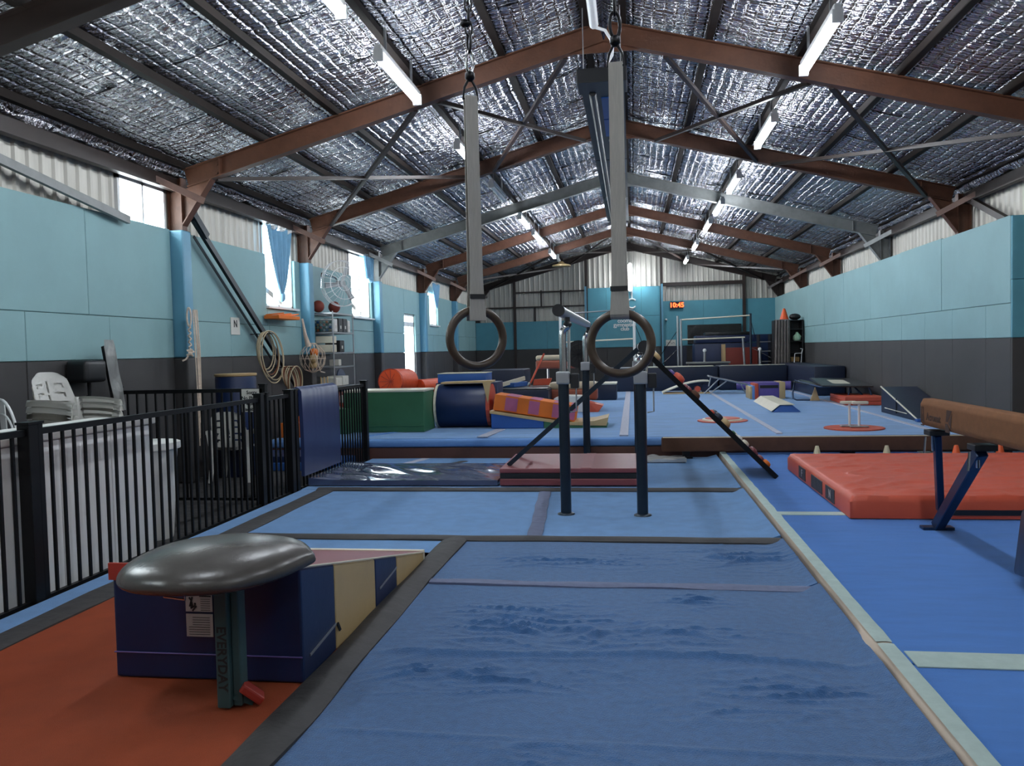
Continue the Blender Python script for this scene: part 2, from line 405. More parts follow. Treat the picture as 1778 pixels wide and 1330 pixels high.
# ---- windows: frames, panes
for i, (a, c, s, t) in enumerate(WINS):
    isd = s < 0
    w = thing(('door_%d' % 1) if isd else 'window_%d' % (i+1 if i < 5 else i), None, None, (XW, (a+c)/2, max(s, 0)), kind='structure')
    b = MB(); X0, X1 = XW-.04, XW+.05
    for (p, q, r, u) in ((a, a+.045, s, t), (c-.045, c, s, t), (a, c, s, s+.045), (a, c, t-.045, t), ((a+c)/2-.02, (a+c)/2+.02, s, t)): b.box(X0, X1, p, q, r, u)
    if isd: b.box(X0, X1, a, c, 2.3, 2.42)
    b.build('window_frame' if not isd else 'door_frame', 'white', w)
    MB().box(XW-.004, XW+.004, a+.04, c-.04, s+.04, t-.04).build('pane', 'glass', w)
    if i > 2 and not isd: MB().box(XW-.02, XW+.16, a-.05, c+.05, s-.035, s).build('window_sill', 'white', w)
    if not isd and i > 2: MB().bar((XW-.15, a+.1, s+.42), (XW-.15, c-.05, s+.12), .05, .09).build('window_stay', 'rustdark', w)

# ---- wall pads (each panel its own piece, seams recessed)
def pad(parent, name, m, p0, p1, z0, z1, n, th=.045, proud=0., gap=.0025):
    """panel along p0->p1 (xy), thickness towards n"""
    p0 = Vector((*p0, 0)); p1 = Vector((*p1, 0)); n = Vector((*n, 0)); d = (p1-p0).normalized()
    a = p0+d*gap-n*.0; c = p1-d*gap; T = n*(th+proud)
    b = MB().poly([a+Vector((0, 0, z0+gap)), c+Vector((0, 0, z0+gap)), c+Vector((0, 0, z1-gap)), a+Vector((0, 0, z1-gap))], T)
    b.bevel(.006, 1)
    return b.build(name, m, parent, smooth=False)
random.seed(3)
FY = [1.7-4.2, 1.7, 5.9, 10.1, 14.3, 18.5, 22.7, 26.9, 31.0]
def left_panels(y0, y1, z0, z1, m, name):
    pad(wl, name, m, (-6.0, y0), (-6.0, y1), z0, z1, (1, 0), .045, random.random()*.008)
for i in range(len(FY)-1):
    a, c = FY[i]+.11, FY[i+1]-.11
    wins = [w for w in WINS if w[0] > FY[i] and w[1] < FY[i+1]]
    cuts = [a]
    m1 = a+.22; cuts.append(m1 if i % 2 else a+1.1)
    w = wins[0] if wins else None
    if w: segs = [(a, (a+w[0])/2 if w[0]-a > 2.6 else w[0]), ((a+w[0])/2, w[0]) if w[0]-a > 2.6 else None, (w[1], c)]
    else: segs = [(a, (a+c)/2), ((a+c)/2, c), None]
    if i == 3: segs = [(a, a+.24), (a+.24, w[0]), (w[1], c)]
    if i == 2: segs = [(a, 8.31), (8.31, c), None]
    segs = [s for s in segs if s and s[1]-s[0] > .05]
    for s in segs: left_panels(s[0], s[1], 2.10, 3.28, 'teal', 'wall_pad')
    if w and w[2] > 0 and i != 2: left_panels(w[0], w[1], 2.10, w[2]-.04, 'teal', 'wall_pad')
    dy = (c-a)/3
    if w and w[2] < 0:
        for s in ((a, w[0]), (w[1], c)):
            left_panels(s[0], s[1], 1.60, 2.10, 'teal', 'wall_pad'); left_panels(s[0], s[1], -.06, 1.60, 'grey', 'wall_pad')
        left_panels(w[0], w[1], w[3]+.02, 3.28, 'teal', 'wall_pad')
    else:
        for k in range(3):
            left_panels(a+k*dy, a+(k+1)*dy, 1.60, 2.10, 'teal', 'wall_pad'); left_panels(a+k*dy, a+(k+1)*dy, -.06, 1.60, 'grey', 'wall_pad')
for i, y in enumerate(FY[1:-1]):
    for z0, z1, m in ((-.06, 1.6, 'grey'), (1.6, 3.27, 'bluecol')):
        B('column_pad', m, wl, -6.0, -5.775, y-.105, y+.105, z0+.002, z1-.002, .025, 3)
# right wall pads
ys = [12.15, 12.58, 14.7, 16.82, 18.88, 21.14, 23.2, 25.3, 27.4, 29.4, 31.0]
for a, c in zip(ys, ys[1:]):
    pr = random.random()*.01
    pad(wr, 'wall_pad', 'teal', (5.185, a), (5.185, c), 2.08, 3.27+random.random()*.025, (-1, 0), .04, pr)
ys = [12.15]+[12.95+1.27*k for k in range(14)]+[31.0]
for a, c in zip(ys, ys[1:]):
    pad(wr, 'wall_pad', 'teal', (5.185, a), (5.185, c), 1.60, 2.08, (-1, 0), .045)
    pad(wr, 'wall_pad', 'grey', (5.185, a), (5.185, c), -.06, 1.60, (-1, 0), .045)
ys = [12.15+k*2.35 for k in range(9)]
B('pad_backing', 'grey', wr, 5.187, 5.46, 12.2, 31, 0, 3.2)
pad(wr, 'wall_pad', 'tealdark', (5.14, 12.15), (6.8, 12.15), 1.6, 2.4, (0, -1), .045)
pad(wr, 'wall_pad', 'tealdark', (5.14, 12.15), (6.8, 12.15), 2.4, 3.27, (0, -1), .045)
pad(wr, 'wall_pad', 'grey', (5.14, 12.15), (6.8, 12.15), -.06, 1.6, (0, -1), .045)
# back wall pads, girts and posts
def bp(x0, x1, z0, z1, m, pr=0): pad(wb, 'wall_pad', m, (x0, 30.98), (x1, 30.98), z0, z1, (0, -1), .05, pr)
for a, c in ((-5.95, -4.4), (-4.4, -3.2), (-3.2, -1.75)): bp(a, c, 1.6, 2.66, 'tealdark'); bp(a, c, -.06, 1.6, 'grey')
for a, c in ((-1.65, -.95), (-.95, .35), (.35, 1.06)):
    bp(a, c, 2.75, 3.84, 'tealdark', .01); bp(a, c, 1.6, 2.75, 'tealdark', .014); bp(a, c, -.06, 1.6, 'grey')
for a, c in ((1.12, 2.6), (2.6, 4.0), (4.0, 5.15)):
    bp(a, c, 1.6, 3.27, 'tealdark'); bp(a, c, -.06, 1.6, 'grey')
for x, zt in ((-4.42, 4.5), (-1.70, 5.2), (1.09, 5.2), (4.05, 4.4)):
    B('wall_post', 'rustdark', wb, x-.05, x+.05, 30.86, 30.98, -.05, zt-.05 if False else roofz(x)-.35)
for x, w in ((-1.72, .05), (1.10, .05)):
    B('corner_batten', 'bluecol', wb, x-w/2-.01, x+w/2+.01, 30.78, 30.86, -.05, 3.9)
for x0, x1, z, h in ((-6.0, -1.75, 3.20, .05), (-4.4, -1.75, 3.76, .05), (1.1, 4.05, 3.88, .13)):
    B('girt', 'rustdark', wb, x0, x1, 30.88, 30.98, z-h/2, z+h/2)
for x in (-3.4, -2.65): B('girt_strut', 'rustdark', wb, x-.03, x+.03, 30.9, 30.98, 3.2, 3.82)
for x in (-3.65, -2.5): B('girt_strut', 'rustdark', wb, x-.035, x+.035, 30.9, 30.98, 2.66, 3.2)

# ---- portal frames
ordin = {1.7-4.2: None, 1.7: None}
def isec(b, p, q, up, w=.13, h=.225, tf=.014, tw=.02):
    """I section p->q"""
    p = Vector(p); q = Vector(q); up = Vector(up).normalized()
    b.bar(p, q, tw, h, up); b.bar(p+up*(h/2), q+up*(h/2), w, tf, up); b.bar(p-up*(h/2), q-up*(h/2), w, tf, up)
names = ['behind the camera', 'right above the camera', 'dark in the top left corner of the view', 'first in full view, over the hanging rings', 'second from the rings', 'painted grey, third from the rings', 'fourth from the rings', 'fifth from the rings', 'last before the end wall']
for i, y in enumerate(FY):
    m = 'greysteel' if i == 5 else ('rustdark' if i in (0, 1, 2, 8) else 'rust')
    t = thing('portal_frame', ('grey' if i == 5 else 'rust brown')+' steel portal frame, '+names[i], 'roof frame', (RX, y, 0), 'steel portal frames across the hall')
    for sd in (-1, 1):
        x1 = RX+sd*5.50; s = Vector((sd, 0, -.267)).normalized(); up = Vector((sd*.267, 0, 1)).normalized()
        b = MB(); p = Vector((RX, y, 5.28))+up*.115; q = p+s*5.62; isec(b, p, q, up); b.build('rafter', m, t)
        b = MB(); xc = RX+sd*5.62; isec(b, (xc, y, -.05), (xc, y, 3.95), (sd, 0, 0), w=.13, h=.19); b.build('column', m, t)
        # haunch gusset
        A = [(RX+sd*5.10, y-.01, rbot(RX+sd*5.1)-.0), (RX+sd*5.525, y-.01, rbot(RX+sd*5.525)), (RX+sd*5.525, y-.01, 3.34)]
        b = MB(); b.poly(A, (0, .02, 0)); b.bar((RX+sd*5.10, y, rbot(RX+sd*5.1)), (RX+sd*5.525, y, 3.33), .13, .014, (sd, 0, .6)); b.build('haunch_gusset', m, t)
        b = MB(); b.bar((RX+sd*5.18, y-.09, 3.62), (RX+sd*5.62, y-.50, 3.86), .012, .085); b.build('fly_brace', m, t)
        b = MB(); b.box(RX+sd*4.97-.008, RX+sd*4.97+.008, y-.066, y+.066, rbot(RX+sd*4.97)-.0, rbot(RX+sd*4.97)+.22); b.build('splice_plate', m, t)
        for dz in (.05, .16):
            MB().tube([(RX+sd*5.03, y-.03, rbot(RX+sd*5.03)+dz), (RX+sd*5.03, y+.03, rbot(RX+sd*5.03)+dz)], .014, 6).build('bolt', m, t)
    b = MB().poly([(RX-.45, y-.012, 5.28-.12), (RX+.45, y-.012, 5.28-.12), (RX+.25, y-.012, 5.17), (RX-.25, y-.012, 5.17)][::-1] if False else [(RX-.5, y-.012, 5.16), (RX+.5, y-.012, 5.16), (RX, y-.012, 5.29)], (0, .024, 0)); b.build('apex_plate', m, t)

# ---- roof bracing between frames (flat straps crossing in each bay)
def brace(x0, y0, x1, y1, m='rustdark', lab=''):
    b = MB(); b.bar((x0, y0, rbot(x0)-.0), (x1, y1, rbot(x1)-.0), .055, .05); o = b.build('roof_brace', m, ceil)
for y0, y1 in ((10.1, 14.3), (26.9, 31.0), (1.7, 5.9)):
    for a, c in ((-5.35, -2.65), (-2.35, -.75), (.45, 2.1), (2.35, 4.75)):
        brace(a, y0+.05, c, y1-.05); brace(c, y0+.05, a, y1-.05)
# diagonal wall braces
b = MB(); b.bar((-5.80, 10.32, 3.46), (-5.80, 14.12, .62), .05, .085, (0, 1, 1)); b.bar((-5.78, 10.26, 3.54), (-5.78, 10.62, 3.26), .06, .10, (0, 1, 1)); b.bar((-5.86, 10.42, 3.24), (-5.86, 13.3, 1.10), .015, .04, (0, 1, 1))  # the thin last bar stands in for the brace's shadow on the pads
o = b.build('wall_brace', 'bracesteel'); tag(o, 'dark diagonal steel brace and its shadow line crossing the left wall pads beside the hoops', 'brace')
b = MB(); b.bar((5.32, 14.1, 3.85), (5.32, 12.6, 3.25), .07, .09, (0, 1, 1)); o = b.build('wall_brace', 'rustdark'); tag(o, 'short brown steel brace above the right wall pads', 'brace')
b = MB(); b.bar((-5.86, 4.8, 3.81), (-5.86, 8.97, 3.24), .05, .09, (0, 1, 1)); o = b.build('wall_brace', 'greysteel'); tag(o, 'pale angled rail above the nearest left wall pads', 'brace')

# ================================================================ LIGHTS (fluorescent battens)
def batten(x, y0, lab, lit=True, n=1.5, z=4.56):
    t = thing('fluorescent_light', lab, 'ceiling light', (x, y0+n/2, z), 'fluorescent lights along the roof')
    zt = rbot(x)+.24
    MB().box(x-.035, x+.035, y0-.02, y0+n+.02, z+.055, z+.115).bevel(.01).build('batten_body', 'white', t)
    MB().tube([(x, y0+.03, z), (x, y0+n-.03, z)], .045, 12).build('tube', 'tube' if lit else 'tubeoff', t, smooth=True)
    for yy in (y0, y0+n): MB().box(x-.05, x+.05, yy-.02, yy+.02, z-.05, z+.07).bevel(.008).build('end_cap', 'white', t)
    for yy in (y0+.25, y0+n-.25): MB().box(x-.012, x+.012, yy-.01, yy+.01, z+.11, zt).build('hanger', 'silver', t)
L_L = [(-2.6, 1), (1.6, 1), (5.47, 1), (8.02, 1), (11.72, 1), (14.6, 0), (18.3, 1), (20.9, 1), (25.1, 1)]
L_R = [(-2.6, 1), (1.3, 1), (4.7, 1), (7.95, 1), (11.3, 1), (14.95, 1), (17.6, 1), (20.3, 1), (24.4, 1), (28.5, 1)]
nn = ['nearest', 'second', 'third', 'fourth', 'fifth', 'sixth', 'seventh', 'eighth', 'ninth', 'tenth', 'eleventh']
for i, (y, l) in enumerate(L_L): batten(-2.46, y, ('lit' if l else 'unlit')+' fluorescent tube under the left roof slope, %s from the camera' % nn[i], bool(l))
for i, (y, l) in enumerate(L_R): batten(1.90, y, 'lit fluorescent tube under the right roof slope, %s from the camera' % nn[i], bool(l))
t = thing('fluorescent_light', 'bright upright tube light hanging before the end wall cladding', 'wall light', (-.05, 30.7, 3.65))
MB().tube([(-.05, 30.62, 3.72), (-.05, 30.62, 4.62)], .07, 12).build('tube', 'tube', t, smooth=True)
MB().box(-.11, .01, 30.68, 30.74, 3.66, 4.68).build('batten_body', 'white', t)
MB().box(-.09, -.01, 30.60, 30.72, 4.62, 4.70).build('end_cap', 'white', t)
# small spotlight bracket
t = thing('flood_light', 'cream flood light on a bracket at the far left end of the roof', 'lamp', (-2.4, 27.3, 4.4))
MB().tube([(-2.42, 27.3, 4.88), (-2.42, 27.3, 4.62), (-2.36, 27.3, 4.5)], .05, 8).build('arm', 'white', t, smooth=True)
MB().lathe((-2.3, 27.3, 4.33), [(.05, .17), (.12, .1), (.30, .05), (.31, 0), (.1, -.01)][::-1], 16).build('shade', 'cream', t, smooth=True)

# ---- radiant heater under the ridge
t = thing('radiant_heater', 'long black radiant tube heater hung beneath the roof ridge', 'heater', (-.26, 14, 4.6))
HX0, HX1 = -.54, -.04
b = MB(); b.box(HX0-.03, HX1+.03, 9.30, 9.75, 4.56, 4.72); b.bevel(.01); b.build('burner_box', 'black', t)
for a, c in ((9.8, 13.3), (13.34, 16.6), (16.64, 19.8)):
    b = MB().poly([(HX0, a, 4.60), (HX1, a, 4.60), (HX1-.09, a, 4.74), (HX0+.09, a, 4.74)], (0, c-a, 0)); b.build('reflector', 'black', t)
MB().tube([(HX0+.13, 9.7, 4.57), (HX0+.13, 19.7, 4.57)], .045, 10).build('heat_tube', 'black', t, smooth=True)
for a, c in ((10.0, 10.9), (10.95, 11.8), (13.5, 14.3)): MB().box(HX1-.28, HX1-.03, a, c, 4.585, 4.60).build('louvre_panel', 'blueviny', t)
for a in (12.05, 12.65): MB().lathe((HX1-.17, a, 4.58), [(.08, 0), (.08, .02)], 16).build('air_port', 'silver', t)
MB().box(HX0+.06, HX1-.04, 16.55, 16.75, 4.56, 4.64).build('joint_bracket', 'silver', t)
for yy in (9.5, 12.3, 15.2, 18.4):
    for x in (HX0+.04, HX1-.04): MB().tube([(x, yy, 4.75), (x, yy, 5.5)], .006, 5).build('hanger_rod', 'silver', t)
MB().tube([(-.36, 9.2, 5.15), (-.36, 8.2, 5.18), (-.36, 7.5, 5.18)], .05, 10).build('flue_pipe', 'white', t, smooth=True)
MB().tube([(-.34, 9.2, 5.12), (-.24, 9.25, 5.1), (-.16, 9.3, 4.98), (-.17, 9.35, 4.86), (-.22, 9.4, 4.80)], .018, 8).build('gas_hose', 'white', t, smooth=True)

# ================================================================ FLOOR MATS (left run)
WR = [(-.22, 4.54, .42, .26, 1.0), (-.80, 4.55, .30, .30, .9), (-.68, 4.95, .35, .18, .8), (.35, 5.15, .2, .16, .8), (-.2, 6.1, .30, .22, .5), (.75, 6.25, .42, .30, 1.1), (-.75, 6.1, .42, .18, .7), (-.9, 3.85, .45, .16, 1.0), (-.35, 3.95, .22, .14, .8), (.25, 3.62, .2, .12, .8), (.72, 3.78, .28, .20, 1.0), (-.34, 3.15, .28, .10, .8), (.4, 4.6, .5, .08, .5), (.35, 4.3, .2, .3, .4)]
def wrinkle(x, y):
    a = 0
    for cx, cy, sx, sy, k in WR:
        q = ((x-cx)/sx)**2+((y-cy)/sy)**2
        if q < 6: a += k*math.exp(-q)
    z = 0
    if a > .02:
        wx = x+.05*noise.noise(Vector((x*2, y*2, 9))); wy = y+.05*noise.noise(Vector((x*3.1, y*1.5, 4)))+.03*math.sin(x*4+y*2)
        n = noise.noise(Vector((wx*1.9, wy*9, 1.3))); n2 = noise.noise(Vector((wx*3.6, wy*15, 5.1)))
        z += a*(.026*max(0, 1-abs(n)*6)**1.2+.012*max(0, 1-abs(n2)*5.5)**1.2+.004*noise.noise(Vector((wx*3, wy*6, 2))))
    return z
def mat_sheet(name, m, x0, x1, y0, y1, parent, nu, nv, extra=None, th=.055, z=0.):
    def f(u, v):
        x = x0+(x1-x0)*u; y = y0+(y1-y0)*v
        zz = z+wrinkle(x, y)+noise.noise(Vector((x*1.3, y*1.3, 3)))*.005
        if extra: zz += extra(x, y)
        if x > 1.0: zz += .042*((min(x, 1.16)-1.0)/.16)**2
        if y < 6.8: zz = z+(zz-z)*min(1, max(0, (x+1.44)/.22))
        return (x, y, zz)
    return MB().grid(f, nu, nv, base=z-th).build(name, m, parent, smooth=True)
t = thing('floor_mats', 'run of blue carpeted floor mats in front of the camera', 'floor mat', (0, 4, 0))
def fold(x, y):
    yf = 4.17+.035*math.sin(x*3+1); d = y-yf; yf2 = 3.25-.02*x; d2 = y-yf2
    w = 1/(1+math.exp((x-1.05)*14)); return w*(.022*math.exp(-(d/.035)**2)+.018*max(0, 1-abs(d+.02)/.3)*(1 if d < 0 else .4))+.008*math.exp(-(d2/.02)**2)
mat_sheet('carpet_mat', 'carpetnear', -1.46, 1.17, 1.0, 5.47, t, 170, 330, fold)
mat_sheet('carpet_mat', 'carpetnear', -1.46, 1.16, 5.49, 6.74, t, 170, 100)
mat_sheet('carpet_mat', 'carpetmid', -3.58, 1.16, 6.84, 9.12, t, 40, 24)
mat_sheet('carpet_mat', 'carpetmid', -3.94, 1.15, 9.22, 11.93, t, 40, 24)
mat_sheet('carpet_mat', 'carpetmid', -3.4, -1.63, 6.0, 6.74, t, 20, 10)
MB().box(-3.92, -3.62, 1.0, 9.2, -.055, .004).bevel(.01).build('edge_mat', 'carpetmid', t, label='narrow blue mat strip along the fence')
MB().box(-3.50, -1.56, 1.0, 6.3, -.055, .0).build('orange_mat', 'orangefloor', t, label='burnt orange carpet mat')
def strip(m, p, q, w, z=.006, h=.012, name='cover_strip', wob=.012, n=40, lab=None):
    p = Vector((*p, 0)); q = Vector((*q, 0)); d = (q-p); s = Vector((-d.y, d.x, 0)).normalized()
    def f(u, v):
        c = p+d*v; o = (u-.5)*w*(1+.06*math.sin(v*23+p.x)); zz = z+h*(1-(2*u-1)**2)*.8+noise.noise(Vector((c.x*2.3, c.y*2.3, u*2)))*wob*.5
        c = c+s*(o+noise.noise(Vector((c.x, c.y, 7)))*wob); return (c.x, c.y, max(zz, z*.5))
    return MB().grid(f, 8, n, base=-.05).build(name, m, t, smooth=True, label=lab)
strip('blacktape', (-3.66, 6.78), (1.15, 6.76), .15, .012, .024, wob=.015)
strip('blacktape', (-3.70, 9.17), (1.16, 9.15), .17, .012, .024)
strip('blacktape', (-1.52, 1.0), (-1.52, 6.72), .20, .010, .03, wob=.02)
strip('blacktape', (-3.60, 1.0), (-3.60, 9.12), .22, .008, .012)
strip('blacktape', (-3.62, 6.73), (-2.85, 6.25), .16, .008, .012)
strip('mauvetape', (-1.42, 5.48), (1.15, 5.46), .11, .010, .012, 'seam_tape', wob=.02)
strip('mauvetape', (-.86, 6.88), (-1.0, 9.06), .13, .004, .008, 'seam_tape')
strip('blacktape', (-2.75, 10.9), (-2.45, 11.6), .12, .004, .006, 'seam_tape')
strip('greytape', (-3.35, 11.1), (-3.1, 11.9), .14, .004, .006, 'seam_tape')

# right platform
t = thing('vault_run_mats', 'royal blue carpeted mats to the right with pale edging tape', 'floor mat', (3, 6, 0))
MB().box(1.27, 5.22, 1.0, 4.07, -.06, .058).bevel(.012).build('carpet_mat', 'carpetright', t)
MB().box(1.27, 5.22, 4.09, 7.62, -.06, .060).bevel(.012).build('carpet_mat', 'carpetright', t)
MB().box(1.27, 3.90, 7.64, 12.0, -.06, .058).bevel(.012).build('carpet_mat', 'carpetright', t)
MB().box(3.93, 5.22, 7.64, 12.0, -.06, .056).bevel(.012).build('carpet_mat', 'carpetcyan', t, label='pale blue carpet mat')
def edge(u, v):
    y = 1.0+11.05*v; bulge = .05*math.exp(-((y-4.42)/.18)**2)+.02*math.exp(-((y-3.5)/.4)**2)+.008*noise.noise(Vector((y*3, 0, 0)))
    prof = [(.010-bulge, -.06), (.008-bulge, .01), (.012-bulge*.6, .050), (.022, .064), (.05, .068), (.085, .066), (.095, .060)]
    a = u*(len(prof)-1); i = min(int(a), len(prof)-2); f = a-i
    return (1.185+prof[i][0]*(1-f)+prof[i+1][0]*f, y, prof[i][1]*(1-f)+prof[i+1][1]*f)
MB().grid(edge, 6, 160).build('foam_edge', 'foam', t, smooth=True, label='beige foam edge')
def etape(u, v):
    y = 1.0+11.05*v; w = .008*noise.noise(Vector((y*5, 3, 0))); return (1.198+(.082+w)*u, y, .0695+.003*math.sin(PI*u))
for a, c in ((0, .300), (.302, 1)):
    MB().grid(lambda u, v, a=a, c=c: etape(u, a+(c-a)*v), 3, 90, base=None).build('edge_tape', 'palegreen', t, smooth=True)
MB().box(1.30, 5.2, 4.03, 4.23, .058, .066).bevel(.003).build('edge_tape', 'palegreen', t)
MB().box(1.27, 2.2, 7.56, 7.70, .058, .066).bevel(.003).build('edge_tape', 'palegreen', t)
MB().poly([(3.86, 12.0, .058), (4.02, 12.0, .058), (4.04, 5.0, .058), (3.86, 5.0, .058)], (0, 0, .008)).build('edge_tape', 'palegreen', t)

# sprung floor
ZF = .29
t = thing('sprung_floor', 'raised blue carpeted sprung floor filling the far half of the hall', 'gym floor', (0, 18, 0))
def sf(u, v):
    x = -5.64+10.78*u; y = 12.12+13.9*v+.0; return (x, y, ZF+noise.noise(Vector((x*.7, y*.9, 2)))*.006-.012*math.exp(-v*60))
MB().grid(sf, 40, 60, base=.02).build('floor_carpet', 'carpetfloor', t, smooth=True)
MB().box(-5.64, 5.14, 11.97, 12.13, .155, .278).bevel(.05, 3).build('foam_edge', 'foamblue', t, smooth=True, label='pale blue foam edge')
MB().box(-5.64, 5.14, 11.96, 12.10, -.05, .153).build('fascia', 'fascia', t, label='brown timber fascia')
MB().box(-5.64, 5.14, 26.05, 30.8, -.05, .28).build('rear_decking', 'carpetdark', t)
def tstrip(x0, x1, y0, y1, m='greytape'):
    MB().box(x0, x1, y0, y1, ZF-.01, ZF+.012).bevel(.003).build('tape_strip', m, t)
tstrip(-.22, -.09, 12.2, 24.2); tstrip(2.04, 2.13, 12.3, 24.2); tstrip(4.20, 4.28, 12.5, 24.2)
MB().poly([(-2.36, 12.14, ZF-.004), (-2.20, 12.14, ZF-.004), (-2.1, 13.3, ZF-.004), (-2.26, 13.3, ZF-.004)], (0, 0, .014)).build('tape_strip', 'greytape', t)
MB().poly([(-4.30, 12.3, ZF-.004), (-4.10, 12.5, ZF-.004), (-3.8, 13.1, ZF-.004), (-3.95, 13.1, ZF-.004)], (0, 0, .012)).build('tape_strip', 'foamblue', t)

exec_parts = True
# ================================================================ RINGS
def ring_set(cx, cy, lab, ztop, yaw, dz=0):
    t = thing('gymnastic_ring', lab, 'gymnastic ring', (cx, cy, 1.62), 'pair of gymnastic rings')
    R = Rz(yaw); c = Vector((cx, cy, 1.612+dz)); rr, r = .1025, .0155
    pts = [c+R @ Vector((rr*math.cos(2*PI*k/48), 0, rr*math.sin(2*PI*k/48))) for k in range(48)]
    MB().tube(pts, r, 16, closed=True).build('ring', 'ring', t, smooth=True)
    # webbing strap: loop round the ring then doubled up to the buckle
    w = .030; topz = ztop
    def strap(yoff, nm, z0, z1, w0, w1):
        b = MB(); n = 14; vs = []
        for i in range(n+1):
            f = i/n; z = z0+(z1-z0)*f; ww = w0+(w1-w0)*min(1, f*6)
            row = []
            for sx, sy in ((-1, -1), (1, -1), (1, 1), (-1, 1)):
                row.append(b.bm.verts.new(Vector((cx, cy, z))+R @ Vector((sx*ww, yoff*(1-.6*f)+sy*.0022, 0))))
            vs.append(row)
        for a, d in zip(vs, vs[1:]):
            for k in range(4): b.bm.faces.new((a[k], a[(k+1) % 4], d[(k+1) % 4], d[k]))
        b.bm.faces.new(vs[0][::-1]); b.bm.faces.new(vs[-1]); return b.build(nm, 'strap', t)
    strap(-.020, 'strap', 1.71, topz, .032, .0235); strap(.020, 'strap', 1.71, topz, .031, .0235)
    pts = [c+Vector((0, 0, rr))+R @ Vector((0, .0205*math.cos(a), .0205*math.sin(a))) for a in [PI*(1+k/10)*1 for k in range(-2, 13)]]
    b = MB(); A = []
    for pth in pts:
        A.append([b.bm.verts.new(pth+R @ Vector((s*.032, 0, 0))) for s in (-1, 1)])
    for i in range(len(A)-1): b.bm.faces.new((A[i][0], A[i][1], A[i+1][1], A[i+1][0]))
    b.build('strap_loop', 'strap', t, smooth=True)
    MB().box(cx-.029, cx+.029, cy-.026, cy-.018, 1.79, 1.805, R, (cx, cy, 1.8)).build('stitching', 'ink', t)
    # triangle link, swivel, carabiner
    P = lambda x, z, y=0: Vector((cx, cy, z))+R @ Vector((x, y, 0))
    MB().tube([P(-.028, topz-.01), P(.028, topz-.01), P(.022, topz+.03), P(.008, topz+.055), P(-.008, topz+.055), P(-.022, topz+.03)], .005, 8, closed=True).build('triangle_link', 'iron', t, smooth=True)
    MB().lathe((cx, cy, topz+.055), [(.009, 0), (.018, .008), (.018, .026), (.009, .034)], 12).build('swivel', 'iron', t, smooth=True)
    def link(z0, h, w, a, rr=.0045):
        Q = Rz(a); pts = []
        for k in range(20):
            th = 2*PI*k/20; pts.append(Vector((cx, cy, z0+h/2))+Q @ Vector((w*math.cos(th), 0, (h/2)*math.sin(th))))
        return MB().tube(pts, rr, 8, closed=True)
    link(topz+.082, .085, .018, yaw+.5, .006).build('carabiner', 'chrome' if cx < -.3 else 'iron', t, smooth=True)
    link(topz+.155, .07, .017, yaw+1.6).build('chain_link', 'iron', t, smooth=True)
    z = topz+.215
    for k in range(5): link(z, .055, .012, k*PI/2+.3, .004).build('chain_link', 'iron', t, smooth=True); z += .042
    if cx < -.3:
        MB().ball((cx-.012, cy, topz+.26), .016, 1.3, 1, 1, 8).build('knot', 'iron', t, smooth=True)
    MB().tube([(cx, cy, z), (cx+.003, cy, z+.3), (cx, cy, 5.32)], .004, 6).build('cable', 'iron', t)
    MB().box(cx-.03, cx+.03, cy-.03, cy+.03, 5.30, 5.36).build('ceiling_plate', 'rustdark', t)
ring_set(-.565, 2.95, 'left gymnastic ring hanging from a pale ribbed strap', 2.52, .52, .034)
ring_set(-.040, 2.80, 'right gymnastic ring hanging from a plain grey strap, nearer the camera', 2.55, -.10)
b = MB(); b.box(-1.6, 1.0, 2.84, 2.92, 5.36, 5.44); o = b.build('hanger_beam', 'rustdark'); tag(o, 'steel hanger beam fixed across the roof above the two rings', 'beam')

# ================================================================ PARALLEL BARS
t = thing('parallel_bars', 'uneven parallel bars on dark steel posts in the middle of the mats', 'parallel bars', (-.3, 9.8, 0))
def barpost(x, y, zc, zt, sx):
    MB().tube([(x, y, -.04), (x, y, zc)], .052, 20).build('post', 'gunmetal', t, smooth=True)
    MB().lathe((x, y, 0), [(.085, .002), (.08, .012), (.055, .02)], 20).build('floor_collar', 'gunmetal', t, smooth=True)
    b = MB(); b.box(x-.065, x+.065, y-.065, y+.065, zc-.10, zc+.02); b.bevel(.012); b.build('clamp_collar', 'silver', t)
    b = MB(); b.box(x+.07, x+.15, y-.05, y+.05, zc-.14, zc+.0); b.bevel(.01); b.build('clamp_block', 'black', t)
    MB().tube([(x+.12, y, zc-.14), (x+.12, y, zc-.36), (x+.06, y, zc-.37)], .008, 8).build('clamp_handle', 'silver', t, smooth=True)
    pts = [(x, y, zc), (x, y, zt-.14), (x+.02*sx, y, zt-.09), (x+.06*sx, y, zt-.06), (x+.06*sx, y, zt-.055)]
    pts = [(x, y, zc-.02), (x, y, zt-.20), (x+.008*sx, y, zt-.16), (x+.03*sx, y, zt-.13), (x+.065*sx, y, zt-.12)]
    MB().tube(pts, .034, 16).build('inner_post', 'chrome', t, smooth=True)
    MB().tube([(x+.055, y, zc), (x+.062, y, zt-.13)], .016, 10).build('brace_rod', 'chrome', t, smooth=True)
    MB().tube([(x+.05*sx, y, zt-.14), (x+.05*sx, y, zt-.03)], .026, 12).build('bar_socket', 'black', t, smooth=True)
    MB().ball((x+.05*sx, y, zt-.10), .042, 1, 1, .8).build('swivel_joint', 'black', t, smooth=True)
for x, y, zc, zt, s in ((-.665, 7.84, 1.36, 1.93, 1), (-.68, 11.80, 1.38, 1.93, 1), (.065, 7.80, 1.35, 1.60, 1), (.055, 11.78, 1.38, 1.60, 1)): barpost(x, y, zc, zt, s)
